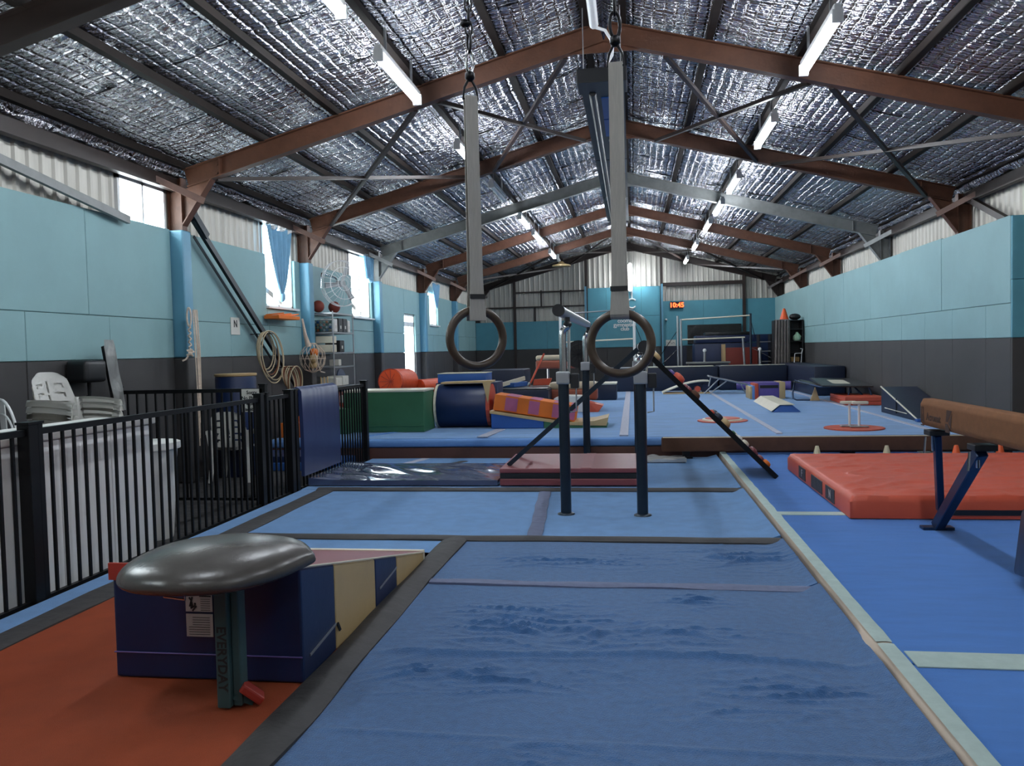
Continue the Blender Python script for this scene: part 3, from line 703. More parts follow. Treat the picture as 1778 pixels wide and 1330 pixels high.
for x, z in ((-.655, 1.945), (.10, 1.60)):
    MB().tube([(x, 7.36, z), (x, 12.1, z)], .052, 20).build('bar', 'silver', t, smooth=True)
    MB().tube([(x, 7.34, z), (x, 7.40, z)], .056, 20).build('end_cap', 'black', t, smooth=True)
    MB().tube([(x, 12.06, z), (x, 12.12, z)], .056, 20).build('end_cap', 'black', t, smooth=True)

# ================================================================ A-FRAME CLIMBER
t = thing('climber', 'black A-shaped climbing frame with coloured holds, behind the bars', 'climbing frame', (0, 9.9, 0))
AP = Vector((.09, 9.62, 1.60)); LF = Vector((-1.50, 9.62, .22)); RF = Vector((1.60, 9.62, .07))
W = Vector((0, .80, 0))
d = (RF-AP).normalized(); n = Vector((-d.z, 0, d.x)).normalized()
if n.z < 0: n = -n
a = AP+n*.02
MB().poly([AP-n*.014+Vector((0,.05,0)), AP+n*.014+Vector((0,.05,0)), RF+n*.014+Vector((0,.05,0)), RF-n*.014+Vector((0,.05,0))], Vector((0, .74, 0))).build('climbing_panel', 'navydark', t)
MB().poly([AP-n*.028, AP+n*.028, RF+n*.028, RF-n*.028], (0, .045, 0)).build('side_rail', 'fence', t)
MB().poly([AP-n*.028+W, AP+n*.028+W, RF+n*.028+W, RF-n*.028+W], (0, .045, 0)).build('side_rail', 'fence', t)
dl = (LF-AP).normalized(); nl = Vector((dl.z, 0, -dl.x)).normalized()
if nl.z < 0: nl = -nl
for w0 in (0, .76):
    w0 = Vector((0, w0, 0))
    MB().poly([AP-nl*.026+w0, AP+nl*.026+w0, LF+nl*.026+w0, LF-nl*.026+w0], (0, .045, 0)).build('side_rail', 'gunmetal', t)
for k in range(1, 8):
    p = AP+(LF-AP)*(k/8); MB().tube([p+Vector((0, .03, 0)), p+Vector((0, .78, 0))], .018, 8).build('rung', 'gunmetal', t, smooth=True)
MB().tube([AP+Vector((0, -.02, .0)), AP+Vector((0, .88, .0))], .05, 12).build('hinge_bar', 'gunmetal', t, smooth=True)
HC = [(.20, 'cream', .075), (.47, 'purple', .05), (.57, 'redmat', .085), (.74, 'maroon', .05), (.84, 'suededark', .07), (1.12, 'redmat', .04), (1.21, 'navydark', .07), (1.31, 'cream', .08), (1.46, 'green', .035), (1.55, 'whiteplast', .045), (1.64, 'creamlite', .055), (1.76, 'maroon', .06), (1.88, 'maroon', .05), (1.97, 'orange', .06)]
for i, (s_, m_, r_) in enumerate(HC):
    for j, yy in enumerate((.10,) if i % 3 else (.10, .52)):
        c = AP+d*s_+n*.012+Vector((0, yy, 0))
        b = MB(); R = Ry(math.atan2(d.x, d.z)-PI/2 if False else 0)
        b.lathe(c, [(r_*.9, 0), (r_, r_*.25), (r_*.75, r_*.8), (r_*.3, r_*.95)], 8, R=Matrix((d, Vector((0, 1, 0)), n)).transposed())
        b.build('climbing_hold', m_, t, smooth=True)

# maroon crash mats folded
t = thing('maroon_mat', 'folded maroon landing mat under the parallel bars', 'landing mat', (-.8, 9.7, 0))
for z0, z1 in ((0.015, .095), (.160, .215)):
    b = MB(); b.box(-1.57, .03, 9.40, 10.75, z0, z1); b.bevel(.012); b.build('mat_layer', 'maroon', t)
MB().box(-1.565, .025, 9.405, 10.74, .097, .158).build('fold_shade', 'black', t)  # solid black slab standing in for the shade between the folded layers
MB().box(-.62, -.50, 9.41, 10.74, .214, .219).build('seam_band', 'maroon', t)
# glossy thin mat
def gm(u, v):
    x = -3.93+2.33*u; y = 9.42+1.45*v-.25*(1-u)*(1-v)**2*0
    w = noise.noise(Vector((x*2.2+y*2.8, y*1.2-x*.6, 4)))*.05+max(0, .3-abs(noise.noise(Vector((x*4+y*4.5, y*1.2-x*.5, 8)))))*.07
    e = min(1, min(u, 1-u, v, 1-v)*8)
    return (x, y, .075+.03*math.exp(-u*9)+w*e)
o = MB().grid(gm, 70, 44, base=.015).build('glossy_mat', 'glossmat', None, smooth=True); tag(o, 'glossy blue grey vinyl mat lying rumpled beside the fence', 'landing mat')
def sc(u, v):
    x = -.70+1.4*u; y = 11.35+.5*v; return (x, y, .03+abs(noise.noise(Vector((x*5, y*5, 1))))*.06)
o = MB().grid(sc, 40, 16, base=.01).build('silver_sheet', 'silvercloth', None, smooth=True); tag(o, 'crumpled silver sheet lying before the sprung floor edge', 'sheet')

# ================================================================ BALANCE BEAMS
t = thing('balance_beam', 'high brown suede balance beam with dark blue legs at right edge', 'balance beam', (2.7, 6.5, 0))
bd = Vector((0, -1, 0)); sdv = Vector((1, 0, 0))
P0 = Vector((2.39, 7.12, 0)); bl = 5.0; zb0, zb1 = .905, 1.125
def beam_prof(c):
    return [c+sdv*x_+Vector((0, 0, zb0+z_)) for x_, z_ in ((-.050, 0.0), (.050, 0.0), (.066, .035), (.066, .175), (.045, .218), (-.045, .218), (-.066, .175), (-.066, .035))]
b = MB(); b.poly(beam_prof(P0), bd*bl); b.bevel(.012, 2, 20); b.build('beam_body', 'suede', t, smooth=True)
def leg(pt, pb, w=.075, m='steelblue', up=(1, 0, .1)):
    b = MB(); b.bar(pt, pb, w, w*.9, up); b.bevel(.006, 1); return b.build('leg', m, t)
leg((2.385, 6.92, .84), (2.47, 7.10, .20), .06)
leg((2.375, 6.06, .82), (2.42, 7.02, .085), .085)
for c in (Vector((2.375, 6.90, .862)), Vector((2.375, 6.04, .850))):
    b = MB(); b.box(c.x-.075, c.x+.075, c.y-.07, c.y+.07, c.z-.02, c.z+.022); b.bevel(.006); b.build('clamp_plate', 'black', t)
    MB().tube([c+Vector((-.02, .03, -.02)), c+Vector((-.01, .05, -.15))], .013, 8).build('clamp_bolt', 'chrome', t)
    MB().tube([c+Vector((-.09, -.02, -.03)), c+Vector((-.10, -.02, -.16))], .009, 8).build('clamp_handle', 'chrome', t)
b = MB(); b.box(2.30, 2.54, 6.98, 7.08, .06, .085); b.bevel(.006); b.build('foot', 'steelblue', t)
for k in (3.6,):
    q = P0+bd*k; leg((q.x, q.y, .86), (q.x-.35, q.y, .08), up=(0, 1, 0)); leg((q.x, q.y, .86), (q.x+.35, q.y, .08), up=(0, 1, 0))
# printing on the beam side
side = Vector((-1, 0, 0))
def on_side(s, z): p = P0+bd*s+side*.0675; return (p.x, p.y, z)
xd = bd; fr = lambda s, z: frame(on_side(s, z), xd, (0, 0, 1))
text('printed_name', 'Acromat', 'inkbrown', t, .085, fr(.30, .985), .001)
b = MB(); p = lambda s, z: Vector(on_side(s, z))
b.poly([p(.03, 1.06), p(.052, 1.06), p(.045, .93), p(.018, .93)], side*.001); b.poly([p(.072, 1.06), p(.085, 1.06), p(.098, .93), p(.078, .93)], side*.001); b.poly([p(.058, 1.0), p(.064, 1.0), p(.072, .94), p(.05, .94)], side*.001); b.poly([p(.018, .915), p(.098, .915), p(.098, .905), p(.018, .905)], side*.001)
b.build('printed_emblem', 'inkbrown', t)
b = MB(); b.poly([p(.58, 1.07), p(.68, 1.07), p(.60, .98), p(.56, .98)], side*.001); b.poly([p(.55, .965), p(.60, .965), p(.65, .90), p(.55, .90)], side*.001); b.poly([p(.61, .975), p(.68, 1.05), p(.66, .93)], side*.001)
b.build('printed_emblem', 'inkbrown', t)

t = thing('low_balance_beam', 'low dark brown balance beam standing across the mats', 'balance beam', (3, 11.8, 0))
b = MB(); b.box(.38, 5.4, 11.74, 11.86, .105, .300); b.bevel(.02); b.build('beam_body', 'suededark', t, smooth=True)
MB().box(.40, 5.38, 11.75, 11.85, .2985, .303).build('beam_top', 'leathertop', t, label='pale top')  # paler strip laid along the top of the beam
for x in (.72, 2.9, 4.9):
    b = MB(); z0 = .005 if x < 1.2 else .062; b.box(x-.05, x+.05, 11.76, 11.84, z0+.02, .105); b.box(x-.09, x+.09, 11.74, 11.86, z0, z0+.025); b.build('leg', 'iron', t)

# big red crash mat
t = thing('red_crash_mat', 'large rumpled red crash mat under the high balance beam', 'landing mat', (3, 8.5, .06))
MX0, MX1, MY0, MY1 = 1.84, 4.95, 7.40, 10.3
def rm(u, v):
    x = MX0+(MX1-MX0)*u; y = MY0+(MY1-MY0)*v
    n = noise.noise(Vector((x*1.6+y*.4, y*2.6-x*.8, 2))); n2 = noise.noise(Vector((x*2.5, y*6+x*1.2, 6)))
    w = max(0, .30-abs(n)*2.2)*.05+max(0, .25-abs(n2)*2.0)*.03
    d_ = min(u*(MX1-MX0), (1-u)*(MX1-MX0), v*(MY1-MY0), (1-v)*(MY1-MY0)); r = .05
    dr = -(r-math.sqrt(max(0, r*r-(r-min(r, d_))**2)))
    return (x, y, .262+w*min(1, d_*6)+dr)
MB().grid(rm, 110, 90, base=.068).build('mat_cover', 'redmat', t, smooth=True)
for a, c in ((7.95, 8.30), (8.45, 8.95), (9.25, 9.60)):
    MB().box(MX0-.006, MX0+.01, a, c, .085, .215).build('handle_patch' if c-a < .45 else 'vent_panel', 'blacktape', t)
text('printed_mark', 'N', 'labelwhite', t, .11, frame((MX0-.008, 8.12, .15), (0, -1, 0), (0, 0, 1)), .001)
text('printed_mark', 'F', 'labelwhite', t, .11, frame((MX0-.008, 9.42, .15), (0, -1, 0), (0, 0, 1)), .001)
MB().box(2.55, 3.6, MY0-.006, MY0+.01, .10, .145).build('side_vent', 'black', t)

# cones
def cone(x, y, z, m, h, lab, r=.055, band=False):
    t = thing('marker_cone', lab, 'cone', (x, y, z), 'marker cones in front of the low beam')
    MB().lathe((x, y, z), [(r*1.15, 0), (r*1.15, .008), (r*.95, .010), (r*.45, h*.93), (r*.38, h), (r*.15, h)], 16).build('cone_body', m, t, smooth=True)
    if band:
        for k in range(3): MB().lathe((x, y, z), [(r*(.86-.14*k), .03+.03*k), (r*(.83-.14*k), .038+.03*k)], 16).build('rib', m, t)
cone(2.46, 11.6, .062, 'conecream', .13, 'cream marker cone in front of the low beam, left of the two')
cone(3.36, 11.6, .062, 'conecream', .13, 'cream marker cone in front of the low beam, right of the two')
cone(4.20, 11.5, .062, 'coneorange', .14, 'orange marker cone seen between the legs of the high beam', .06, True)
cone(4.74, 11.5, .062, 'coneorange', .14, 'orange marker cone at the far right under the high beam', .06, True)

# partial block at right edge
b = MB(); b.poly([(2.235, 5.05, .20), (2.55, 4.7, .08), (3.2, 4.9, .08), (3.2, 5.6, .08), (2.36, 5.55, .10)], (.05, 0, .42)); b.bevel(.03, 2)
o = b.build('grey_block', 'navydark', None, smooth=True); tag(o, 'dark grey vinyl block cut off by the right edge of the view', 'foam block')

# ================================================================ WEDGE BLOCK + MUSHROOM
t = thing('incline_mat', 'navy and cream striped incline mat with red top, near left', 'incline mat', (-2.1, 4.8, 0))
BX0, BX1 = -2.60, -1.61
def bz(y): return .57-(y-3.72)*.218
segs = [(3.72, 4.17, 'navy'), (4.17, 4.86, 'cream'), (4.86, 5.32, 'navy'), (5.32, 6.02, 'cream')]
for a, c, m_ in segs:
    b = MB(); b.poly([(BX0, a, .006), (BX0, c-.004, .006), (BX0, c-.004, bz(c)), (BX0, a, bz(a))], (BX1-BX0, 0, 0)); b.bevel(.012, 2)
    b.build('foam_section', m_, t)
b = MB(); b.poly([(BX0+.01, 3.73, bz(3.73)-.002), (BX0+.01, 6.02, bz(6.02)-.002), (BX0+.01, 6.02, bz(6.02)+.010), (BX0+.01, 3.73, bz(3.73)+.010)], (BX1-BX0-.02, 0, 0)); b.build('top_cover', 'maroon', t, label='shiny red vinyl top')
b = MB(); b.box(BX0-.012, BX0+.50, 3.705, 3.72, .50, .585); b.build('red_flap', 'beamred', t, label='red edge flap')
MB().tube([(BX1+.004, 3.72, bz(3.72)+.006), (BX1+.004, 6.02, bz(6.02)+.006)], .006, 6).build('piping', 'creamlite', t)
MB().tube([(BX0, 3.712, .135), (BX1, 3.712, .135)], .004, 6).build('piping', 'purple', t)
MB().box(BX0, BX1, 6.02, 6.06, .01, .085).build('end_band', 'creamlite', t)
for a, c in ((3.80, 4.16), (4.93, 5.3)):
    MB().bar((BX1+.004, a, .115), (BX1+.004, c, .15), .004, .014).build('zip', 'silver', t)
MB().bar((BX1+.008, 4.17, .15), (BX1+.014, 4.19, .105), .008, .016).build('zip_pull', 'black', t)
# safety labels (printed)
b = MB(); b.box(-2.205, -2.065, 3.708, 3.712, .350, .432); b.build('warning_label', 'labelwhite', t)
b = MB(); b.box(-2.205, -2.065, 3.708, 3.712, .225, .338); b.build('instruction_label', 'labelwhite', t)
b = MB()
for (x, z, w, h, a) in ((-2.175, .425, .008, .05, .3), (-2.165, .40, .03, .009, -.5), (-2.178, .438, .022, .008, .9), (-2.158, .392, .008, .032, .7), (-2.172, .41, .012, .03, -.2)): b.box(x-w/2, x+w/2, 3.705, 3.7075, z-.026-h/2, z-.026+h/2, Ry(a))
b.ball((-2.154, 3.706, .389), .006, 1, .2, 1, 8)
for k in range(6): b.box(-2.125, -2.075, 3.705, 3.7075, .357+k*.011, .359+k*.011)
for k in range(8): b.box(-2.19 if k < 4 else -2.17, -2.08, 3.705, 3.7075, .236+k*.012, .238+k*.012)
b.box(-2.130, -2.070, 3.705, 3.7075,   .424, .431); b.build('label_print', 'ink', t)

t = thing('pommel_mushroom', 'dark grey leather pommel mushroom on a teal post, near left', 'mushroom trainer', (-1.9, 3.45, 0))
cx, cy, cz = -1.875, 3.42, .655
b = MB(); NU, NV = 48, 20
for i in range(NV+1): pass
prof = []
for i in range(25):
    th = -PI/2+PI*i/24; r = .43*abs(math.cos(th))**.72; z = (.118 if th > 0 else .066)*math.sin(th)
    prof.append((max(r, .004), z))
b.lathe((cx, cy, cz), prof, 56, 1, .86, R=Matrix.Rotation(.06, 3, 'Y') @ Matrix.Rotation(-.06, 3, 'X') if False else Ry(-.055))
for v in b.bm.verts:
    dx, dy = v.co.x-cx, v.co.y-cy; an = math.atan2(dy, dx); rad = math.hypot(dx, dy)
    for aa in (.12, -1.62, 2.6):
        q = (an-aa+PI) % (2*PI)-PI; k = math.exp(-(q/.10)**2)*(rad/.43)**6
        v.co.x += math.cos(aa)*.028*k; v.co.y += math.sin(aa)*.028*k
    v.co.z += .006*math.sin(an*3+1)*(rad/.43)**2+noise.noise(Vector((v.co.x*4, v.co.y*4, 1)))*.006
b.build('cushion', 'mushroom', t, smooth=True)
b = MB(); b.box(-1.888, -1.825, 3.40, 3.47, .012, .60); b.bevel(.005, 1); b.build('post', 'greypost', t)
b = MB(); b.box(-1.825, -1.785, 3.43, 3.50, .012, .60); b.bevel(.005, 1); b.build('post', 'greypost', t)
b = MB(); b.bar((-1.83, 3.44, .06), (-1.77, 3.50, .01), .05, .03); b.build('foot', 'greypost', t)
b = MB(); b.bar((-1.80, 3.46, .10), (-1.72, 3.50, .02), .09, .04); b.bevel(.01); b.build('foot_pad', 'beamred', t)
MB().tube([(-2.10, 3.36, .565), (-2.10, 3.36, .53), (-2.0, 3.36, .52), (-2.0, 3.36, .56)], .006, 6).build('bracket', 'chrome', t)
text('printed_name', 'EVERYDAY', 'ink', t, .062, frame((-1.856, 3.398, .24), (0, 0, -1), (1, 0, 0)), .001)

# olive bucket rim at bottom
def hat(u, v):
    a = u*2*PI; r = .0005+.36*v; return (-1.93+r*math.cos(a)*1.0, 2.49+r*.80*math.sin(a), .02+.09*math.cos(v*PI/2)**.6+.012*math.sin(v*34+math.sin(a*3)*.5)*v)
o = MB().grid(hat, 40, 14).build('rubber_disc', 'olive', None, smooth=True); tag(o, 'olive ribbed rubber stool top at the bottom edge', 'stool top')
for me in (o.data,):
    pass

# ================================================================ FENCES
def fence(name, lab, p0, p1, zt, posts, sp=.118, skip=None, zb=-.035):
    p0 = Vector((*p0, 0)); p1 = Vector((*p1, 0)); d = p1-p0; Ln = d.length; u = d.normalized()
    t = thing(name, lab, 'fence', tuple(p0)); W = wloc(t)
    MB().bar(p0+Vector((0, 0, zt-.02)), p1+Vector((0, 0, zt-.02)), .042, .042).build('top_rail', 'fence', t)
    MB().bar(p0+Vector((0, 0, zb+.03)), p1+Vector((0, 0, zb+.03)), .035, .030).build('bottom_rail', 'fence', t)
    proto = None; s = sp
    while s < Ln-.04:
        if not any(abs(s-q) < .06 for q, w in posts):
            q = p0+u*s
            if proto is None: proto = MB().bar((0, 0, zb+.02), (0, 0, zt-.03), .019, .019, (0, 1, 0)).build('baluster', 'fence', None); proto.parent = t; proto.location = q-W
            else: inst(proto, t, q-W)
        s += sp
    for s, w in posts:
        q = p0+u*s; b = MB(); b.box(q.x-w/2, q.x+w/2, q.y-w/2, q.y+w/2, -.02, zt+.035); b.bevel(.004, 1); b.build('post', 'fence', t)
        MB().box(q.x-w/2-.006, q.x+w/2+.006, q.y-w/2-.006, q.y+w/2+.006, zt+.033, zt+.05).build('post_cap', 'fence', t)
    return t
fence('picket_fence', 'black steel picket fence beside the near left mats', (-3.98, 1.2), (-3.98, 8.28), 1.15, [(.8, .07), (3.68, .09), (3.77, .05), (7.07, .085)])
fence('gate_fence', 'black steel gate section between the near fence and the blue pad', (-3.98, 8.42), (-3.98, 9.22), 1.15, [(.02, .05), (.62, .09), (.76, .08)])
fence('end_fence', 'black steel fence section behind and past the navy pad', (-3.98, 9.30), (-3.98, 11.80), 1.15, [(2.44, .09)], .105)
fence('cross_fence', 'black steel fence running across to the left wall', (-5.85, 8.62), (-4.06, 8.62), 1.24, [(.02, .05), (1.76, .07)], .115)
# pad draped over fence
prof = [(-3.955, 1.13), (-3.958, 1.165), (-3.985, 1.185), (-4.012, 1.165), (-4.014, .86), (-4.045, .86), (-4.046, 1.17), (-4.03, 1.20), (-3.985, 1.222), (-3.94, 1.20), (-3.915, 1.165), (-3.905, .9), (-3.90, .5), (-3.905, .15), (-3.945, .15), (-3.945, .5)]
def prow(u):
    y = 9.26+1.22*u; row = []
    for k, (x, z) in enumerate(prof):
        w = .0018*math.sin(y*38+2*math.sin(y*9))*math.exp(-((z-1.15)/.09)**2) if 7 < k < 14 else 0
        row.append((x+w+.004*noise.noise(Vector((y*3, z*3, 0))), y, z))
    return row
b = MB(); rows = [[b.bm.verts.new(q) for q in prow(i/50)] for i in range(51)]; n = len(prof)
for A_, B_ in zip(rows, rows[1:]):
    for k in range(n): b.bm.faces.new((A_[k], A_[(k+1) % n], B_[(k+1) % n], B_[k]))
b.bm.faces.new(rows[0]); b.bm.faces.new(rows[-1][::-1])
o = b.build('navy_pad', 'navypad', None, smooth=True); tag(o, 'navy vinyl pad folded over the black fence', 'pad')
t = thing('notice_sign', 'white notice asking for no photos, tied to the cross fence', 'sign', (-4.21, 8.58, 1.11))
MB().box(-4.33, -4.09, 8.585, 8.592, .98, 1.235).build('board', 'paper', t)
for k, l in enumerate(('Sorry', 'No Photos', 'Videos', 'Facebook')): text('sign_text', l, 'ink', t, .055, frame((-4.21, 8.583, 1.195-k*.062), (1, 0, 0), (0, 0, 1)), .001)

# ================================================================ BEHIND THE FENCE
t = thing('white_counter', 'long white counter standing behind the near fence', 'counter', (-4.4, 4.4, -.06))
b = MB(); b.box(-4.65, -4.06, 2.0, 6.48, 1.045, 1.10); b.bevel(.01); b.build('worktop', 'whiteplast', t)
ys = [2.0, 3.1, 4.18, 4.85, 5.32, 5.9, 6.46]
for a, c in zip(ys, ys[1:]):
    MB().box(-4.12, -4.085, a+.006, c-.006, -.055, 1.04).bevel(.004, 1).build('front_panel', 'white', t)
MB().box(-4.60, -4.125, 2.02, 6.44, -.055, 1.04).build('carcass', 'white', t)
# white bin / trestle leg
t = thing('white_tub', 'tall tapering white plastic tub at the end of the counter', 'tub', (-4.42, 6.95, -.06))
b = MB(); b.lathe((-4.42, 6.95, -.058), [(.17, 0), (.175, .02), (.21, .5), (.235, .86), (.20, .86), (.18, .3), (.16, .05)], 20); b.build('tub_body', 'whiteplast', t, smooth=True)
b = MB(); b.lathe((-4.42, 6.95, .76), [(.232, 0), (.262, .01), (.262, .07), (.235, .08)], 20); b.build('rim', 'whiteplast', t, smooth=True)

def plastic_chair(lab, group, parent_loc=(0, 0, 0)):
    """monobloc chair facing +Y, origin on the floor"""
    t = thing('plastic_chair', lab, 'chair', (0, 0, 0), group)
    def seat(u, v): x = (u-.5)*(.44+.04*v); y = (v-.5)*.44+.02; return (x, y, .42+.02*v-.018*math.cos((u-.5)*PI))
    b = MB().grid(seat, 6, 6); bmesh.ops.solidify(b.bm, geom=b.bm.faces[:], thickness=.012); b.build('seat', 'whiteplast', t, smooth=True)
    def bk(u, v):
        q = 2*u-1; z = .44+.45*v; hw = .240-.035*v-.012*v*v; top = 1 if v < .86 else math.sqrt(max(.0, 1-((v-.86)/.14)**2*.45))
        x = q*hw*top; return Vector((x, -.20-.12*v+.07*q*q*(1-.4*v), z-.03*q**4*v))
    b = MB(); nu, nv = 20, 22; vs = [[b.bm.verts.new(bk(i/nu, j/nv)) for j in range(nv+1)] for i in range(nu+1)]
    for i in range(nu):
        for j in range(nv):
            q = abs(i+.5-nu/2); hole = False
            if 3 <= j <= 17:
                if q < 1.2 and j not in (7, 12) and i % 2 == 0 and j > 5: hole = True
                if 2.5 < q < 7.2-(j % 5 == 0)*0 and j % 4 == 0: hole = True
                if 6 < q < 7.2 and j % 4 in (0, 3) and j < 17: hole = True
            if not hole: b.bm.faces.new((vs[i][j], vs[i+1][j], vs[i+1][j+1], vs[i][j+1]))
    bmesh.ops.solidify(b.bm, geom=b.bm.faces[:], thickness=.010); b.build('backrest', 'whiteplast', t, smooth=True)
    for s in (-1, 1):
        def arm(u, v, s=s):
            y = -.24+.50*v; k = (u-.5)*2; zz = .655-.03*v+.012*math.sin(v*PI)-.055*max(0, k)**3-.02*max(0, -k)**2; return (s*(.262+.032*k+.015*math.sin(v*PI)), y, zz)
        b = MB().grid(arm, 6, 12); bmesh.ops.solidify(b.bm, geom=b.bm.faces[:], thickness=.012); b.build('armrest', 'whiteplast', t, smooth=True)
        b = MB(); b.poly([(s*.20, -.20, .43), (s*.265, -.20, .43), (s*.285, -.235, .65), (s*.215, -.235, .65)], (0, .05, 0)); b.build('arm_support', 'whiteplast', t, smooth=False); b = MB(); b.poly([(s*.235, .17, .43), (s*.255, .235, .42), (s*.285, .245, .61), (s*.28, .18, .61)], (s*.012, 0, 0)); b.build('arm_support', 'whiteplast', t, smooth=False)
        for yy in (-.20, .21):
            b = MB(); xx = s*.20; sg = 1 if yy > 0 else -1
            A = [Vector((xx-.034, yy-.022, .43)), Vector((xx+.034, yy-.022, .43)), Vector((xx+.034, yy+.022, .43)), Vector((xx-.034, yy+.022, .43))]
            off = Vector((s*.04, sg*.05, -.425)); lo = [xx_*.0+Vector(((p.x-xx)*.6+xx, (p.y-yy)*.6+yy, .43))+off for p, xx_ in zip(A, A)]
            va = [b.bm.verts.new(p) for p in A]; vb = [b.bm.verts.new(p) for p in lo]
            b.bm.faces.new(va); b.bm.faces.new(vb[::-1])
            for k in range(4): b.bm.faces.new((va[k], va[(k+1) % 4], vb[(k+1) % 4], vb[k]))
            b.build('leg', 'whiteplast', t)
    return t
proto = plastic_chair('white plastic garden chair at the bottom of the stack by the wall', 'stacked white plastic chairs')
def place(o, x, y, z, rz, sc=1): o.location = (x, y, z); o.rotation_euler = (0, 0, rz); o.scale = (sc, sc, sc)
stk = ['top', 'second', 'third', 'fourth', 'fifth', 'sixth', 'seventh', 'eighth', 'ninth', 'tenth', 'eleventh', 'bottom']
for k in range(12):
    o = proto if k == 0 else copy_tree(proto)
    place(o, -5.16-.002*k, 6.95+.002*k, -.055+.056*k, -1.70, 1.05); j = 11-k
    o['label'] = 'white plastic garden chair, %s of the stack by the wall' % (stk[j] if j in (0, 11) else stk[j]+' from the top')
o = copy_tree(proto); place(o, -5.28, 10.25, -.055, .12, 1.06); o['label'] = 'single white plastic chair seen through the fence, back to the camera'; o['group'] = 'loose white chairs'
# white metal bar chair
def metal_chair(lab, x, y, rz, z0):
    t = thing('metal_chair', lab, 'chair', (0, 0, 0), 'white metal cafe chairs')
    MB().box(-.18, .18, -.17, .17, .70, .72).bevel(.02).build('seat', 'white', t)
    pts = [(-.20, -.17, .70)]+[(-.20*math.cos(a), -.19-.03*math.sin(a), .92+.28*math.sin(a)) for a in [PI*k/14 for k in range(15)]]+[(.20, -.17, .70)]
    MB().tube(pts, .012, 8).build('back_hoop', 'white', t, smooth=True)
    pts = [(-.15*math.cos(a), -.19-.02*math.sin(a), .90+.18*math.sin(a)) for a in [PI*k/12 for k in range(13)]]
    MB().tube(pts, .009, 8).build('inner_hoop', 'white', t, smooth=True)
    MB().poly([(-.045, -.19, .72), (.045, -.19, .72), (.05, -.215, 1.19), (-.05, -.215, 1.19)], (0, .008, 0)).build('back_splat', 'white', t)
    for sx in (-1, 1):
        for sy in (-1, 1): MB().bar((sx*.16, sy*.15, .70), (sx*.22, sy*.21, .005), .026, .026, (0, 1, 0)).build('leg', 'white', t)
    MB().tube([(-.19, -.19, .3), (.19, -.19, .3), (.19, .19, .3), (-.19, .19, .3)], .008, 6, closed=True).build('foot_rail', 'white', t)
    place(t, x, y, z0, rz, 1.1)
metal_chair('white metal cafe chair with slatted back, left edge of the view', -5.52, 6.80, -.45, -.055)
metal_chair('white metal cafe chair behind the first at the left edge', -5.62, 6.25, -.5, -.055)

# padded drum
t = thing('padded_drum', 'tall navy padded drum with a wooden lid behind the cross fence', 'drum', (-5.50, 10.75, -.06))
MB().lathe((-5.50, 10.75, -.055), [(.27, 0), (.275, .02), (.275, 1.36), (.27, 1.38)], 32).build('drum_body', 'navy', t, smooth=True)
MB().lathe((-5.50, 10.75, 1.325), [(.275, 0), (.285, .01), (.285, .035), (.275, .04)], 32).build('lid', 'woodlite', t, smooth=True)
# leaning wrapped board
t = thing('wrapped_board', 'tall grey plastic wrapped board leaning at the left wall', 'board', (-5.7, 8.4, 1.0))
def wb_(u, v):
    z = 1.02+.80*v; w = .105*(1-.35*max(0, v-.9)*10*.6)*(1-.25*max(0, .1-v)*6); y = 8.50-.18*v+(u-.5)*2*w
    return (-5.74+.0*v+noise.noise(Vector((y*9, z*3, 2)))*.035, y, z)
b = MB().grid(wb_, 14, 30); bmesh.ops.solidify(b.bm, geom=b.bm.faces[:], thickness=.05); b.build('wrapping', 'silvercloth', t, smooth=True)
MB().bar((-5.80, 8.32, 1.75), (-5.80, 8.48, 1.05), .03, .05, (0, 1, 0)).build('tie_band', 'ink', t)
t = thing('speaker', 'black speaker on a bracket at the left wall, behind the chair stack', 'speaker', (-5.8, 8.0, 1.3))
b = MB(); b.box(-5.93, -5.68, 7.85, 8.2, 1.36, 1.60); b.bevel(.05, 3); b.build('cabinet', 'black', t, smooth=True)
MB().tube([(-5.8, 8.05, 1.36), (-5.8, 8.05, 1.22), (-5.92, 8.05, 1.16)], .02, 8).build('bracket', 'iron', t)
# ropes on column
t = thing('climbing_rope', 'knotted white climbing rope hung on the near left column', 'rope', (-5.6, 9.93, 2.2))
pts = [(-5.62+.02*math.sin(k*.9), 9.80+.02*math.cos(k*1.3), 2.20-.045*k) for k in range(12)]
MB().tube([(-5.62+.028*math.cos(a), 9.80+.0*a, 2.12+.12*math.sin(a)) for a in [2*PI*k/18 for k in range(18)]], .012, 8, closed=True).build('loop', 'rope', t, smooth=True)
MB().tube([(-5.62+.016*math.sin(k*1.7), 9.80+.016*math.cos(k*1.7), 2.0-.02*k) for k in range(16)], .012, 8).build('strand', 'rope', t, smooth=True)
MB().tube([(-5.62+.03*math.sin(k*2.1), 9.80+.03*math.cos(k*1.5), 1.70-.006*k) for k in range(14)], .016, 8).build('knot', 'rope', t, smooth=True)
MB().tube([(-5.62, 9.80, 1.66), (-5.66, 9.76, 1.58), (-5.70, 9.74, 1.56)], .012, 8).build('tail', 'rope', t, smooth=True)
t = thing('hanging_ropes', 'bundle of long pale ropes hanging down the near left column', 'rope', (-5.6, 9.93, 2.2))
for k in range(6):
    y0 = 9.90+.016*k; MB().tube([(-5.62+.012*(k % 2), y0, 2.22), (-5.61+.014*(k % 3), y0+.01*math.sin(k), 1.7), (-5.60+.01*(k % 2), y0+.012*math.sin(k*2), 1.25-.12*(k % 3)), (-5.60, y0+.01*math.cos(k), .45+.1*k)], .008, 6).build('rope', 'rope', t, smooth=True)
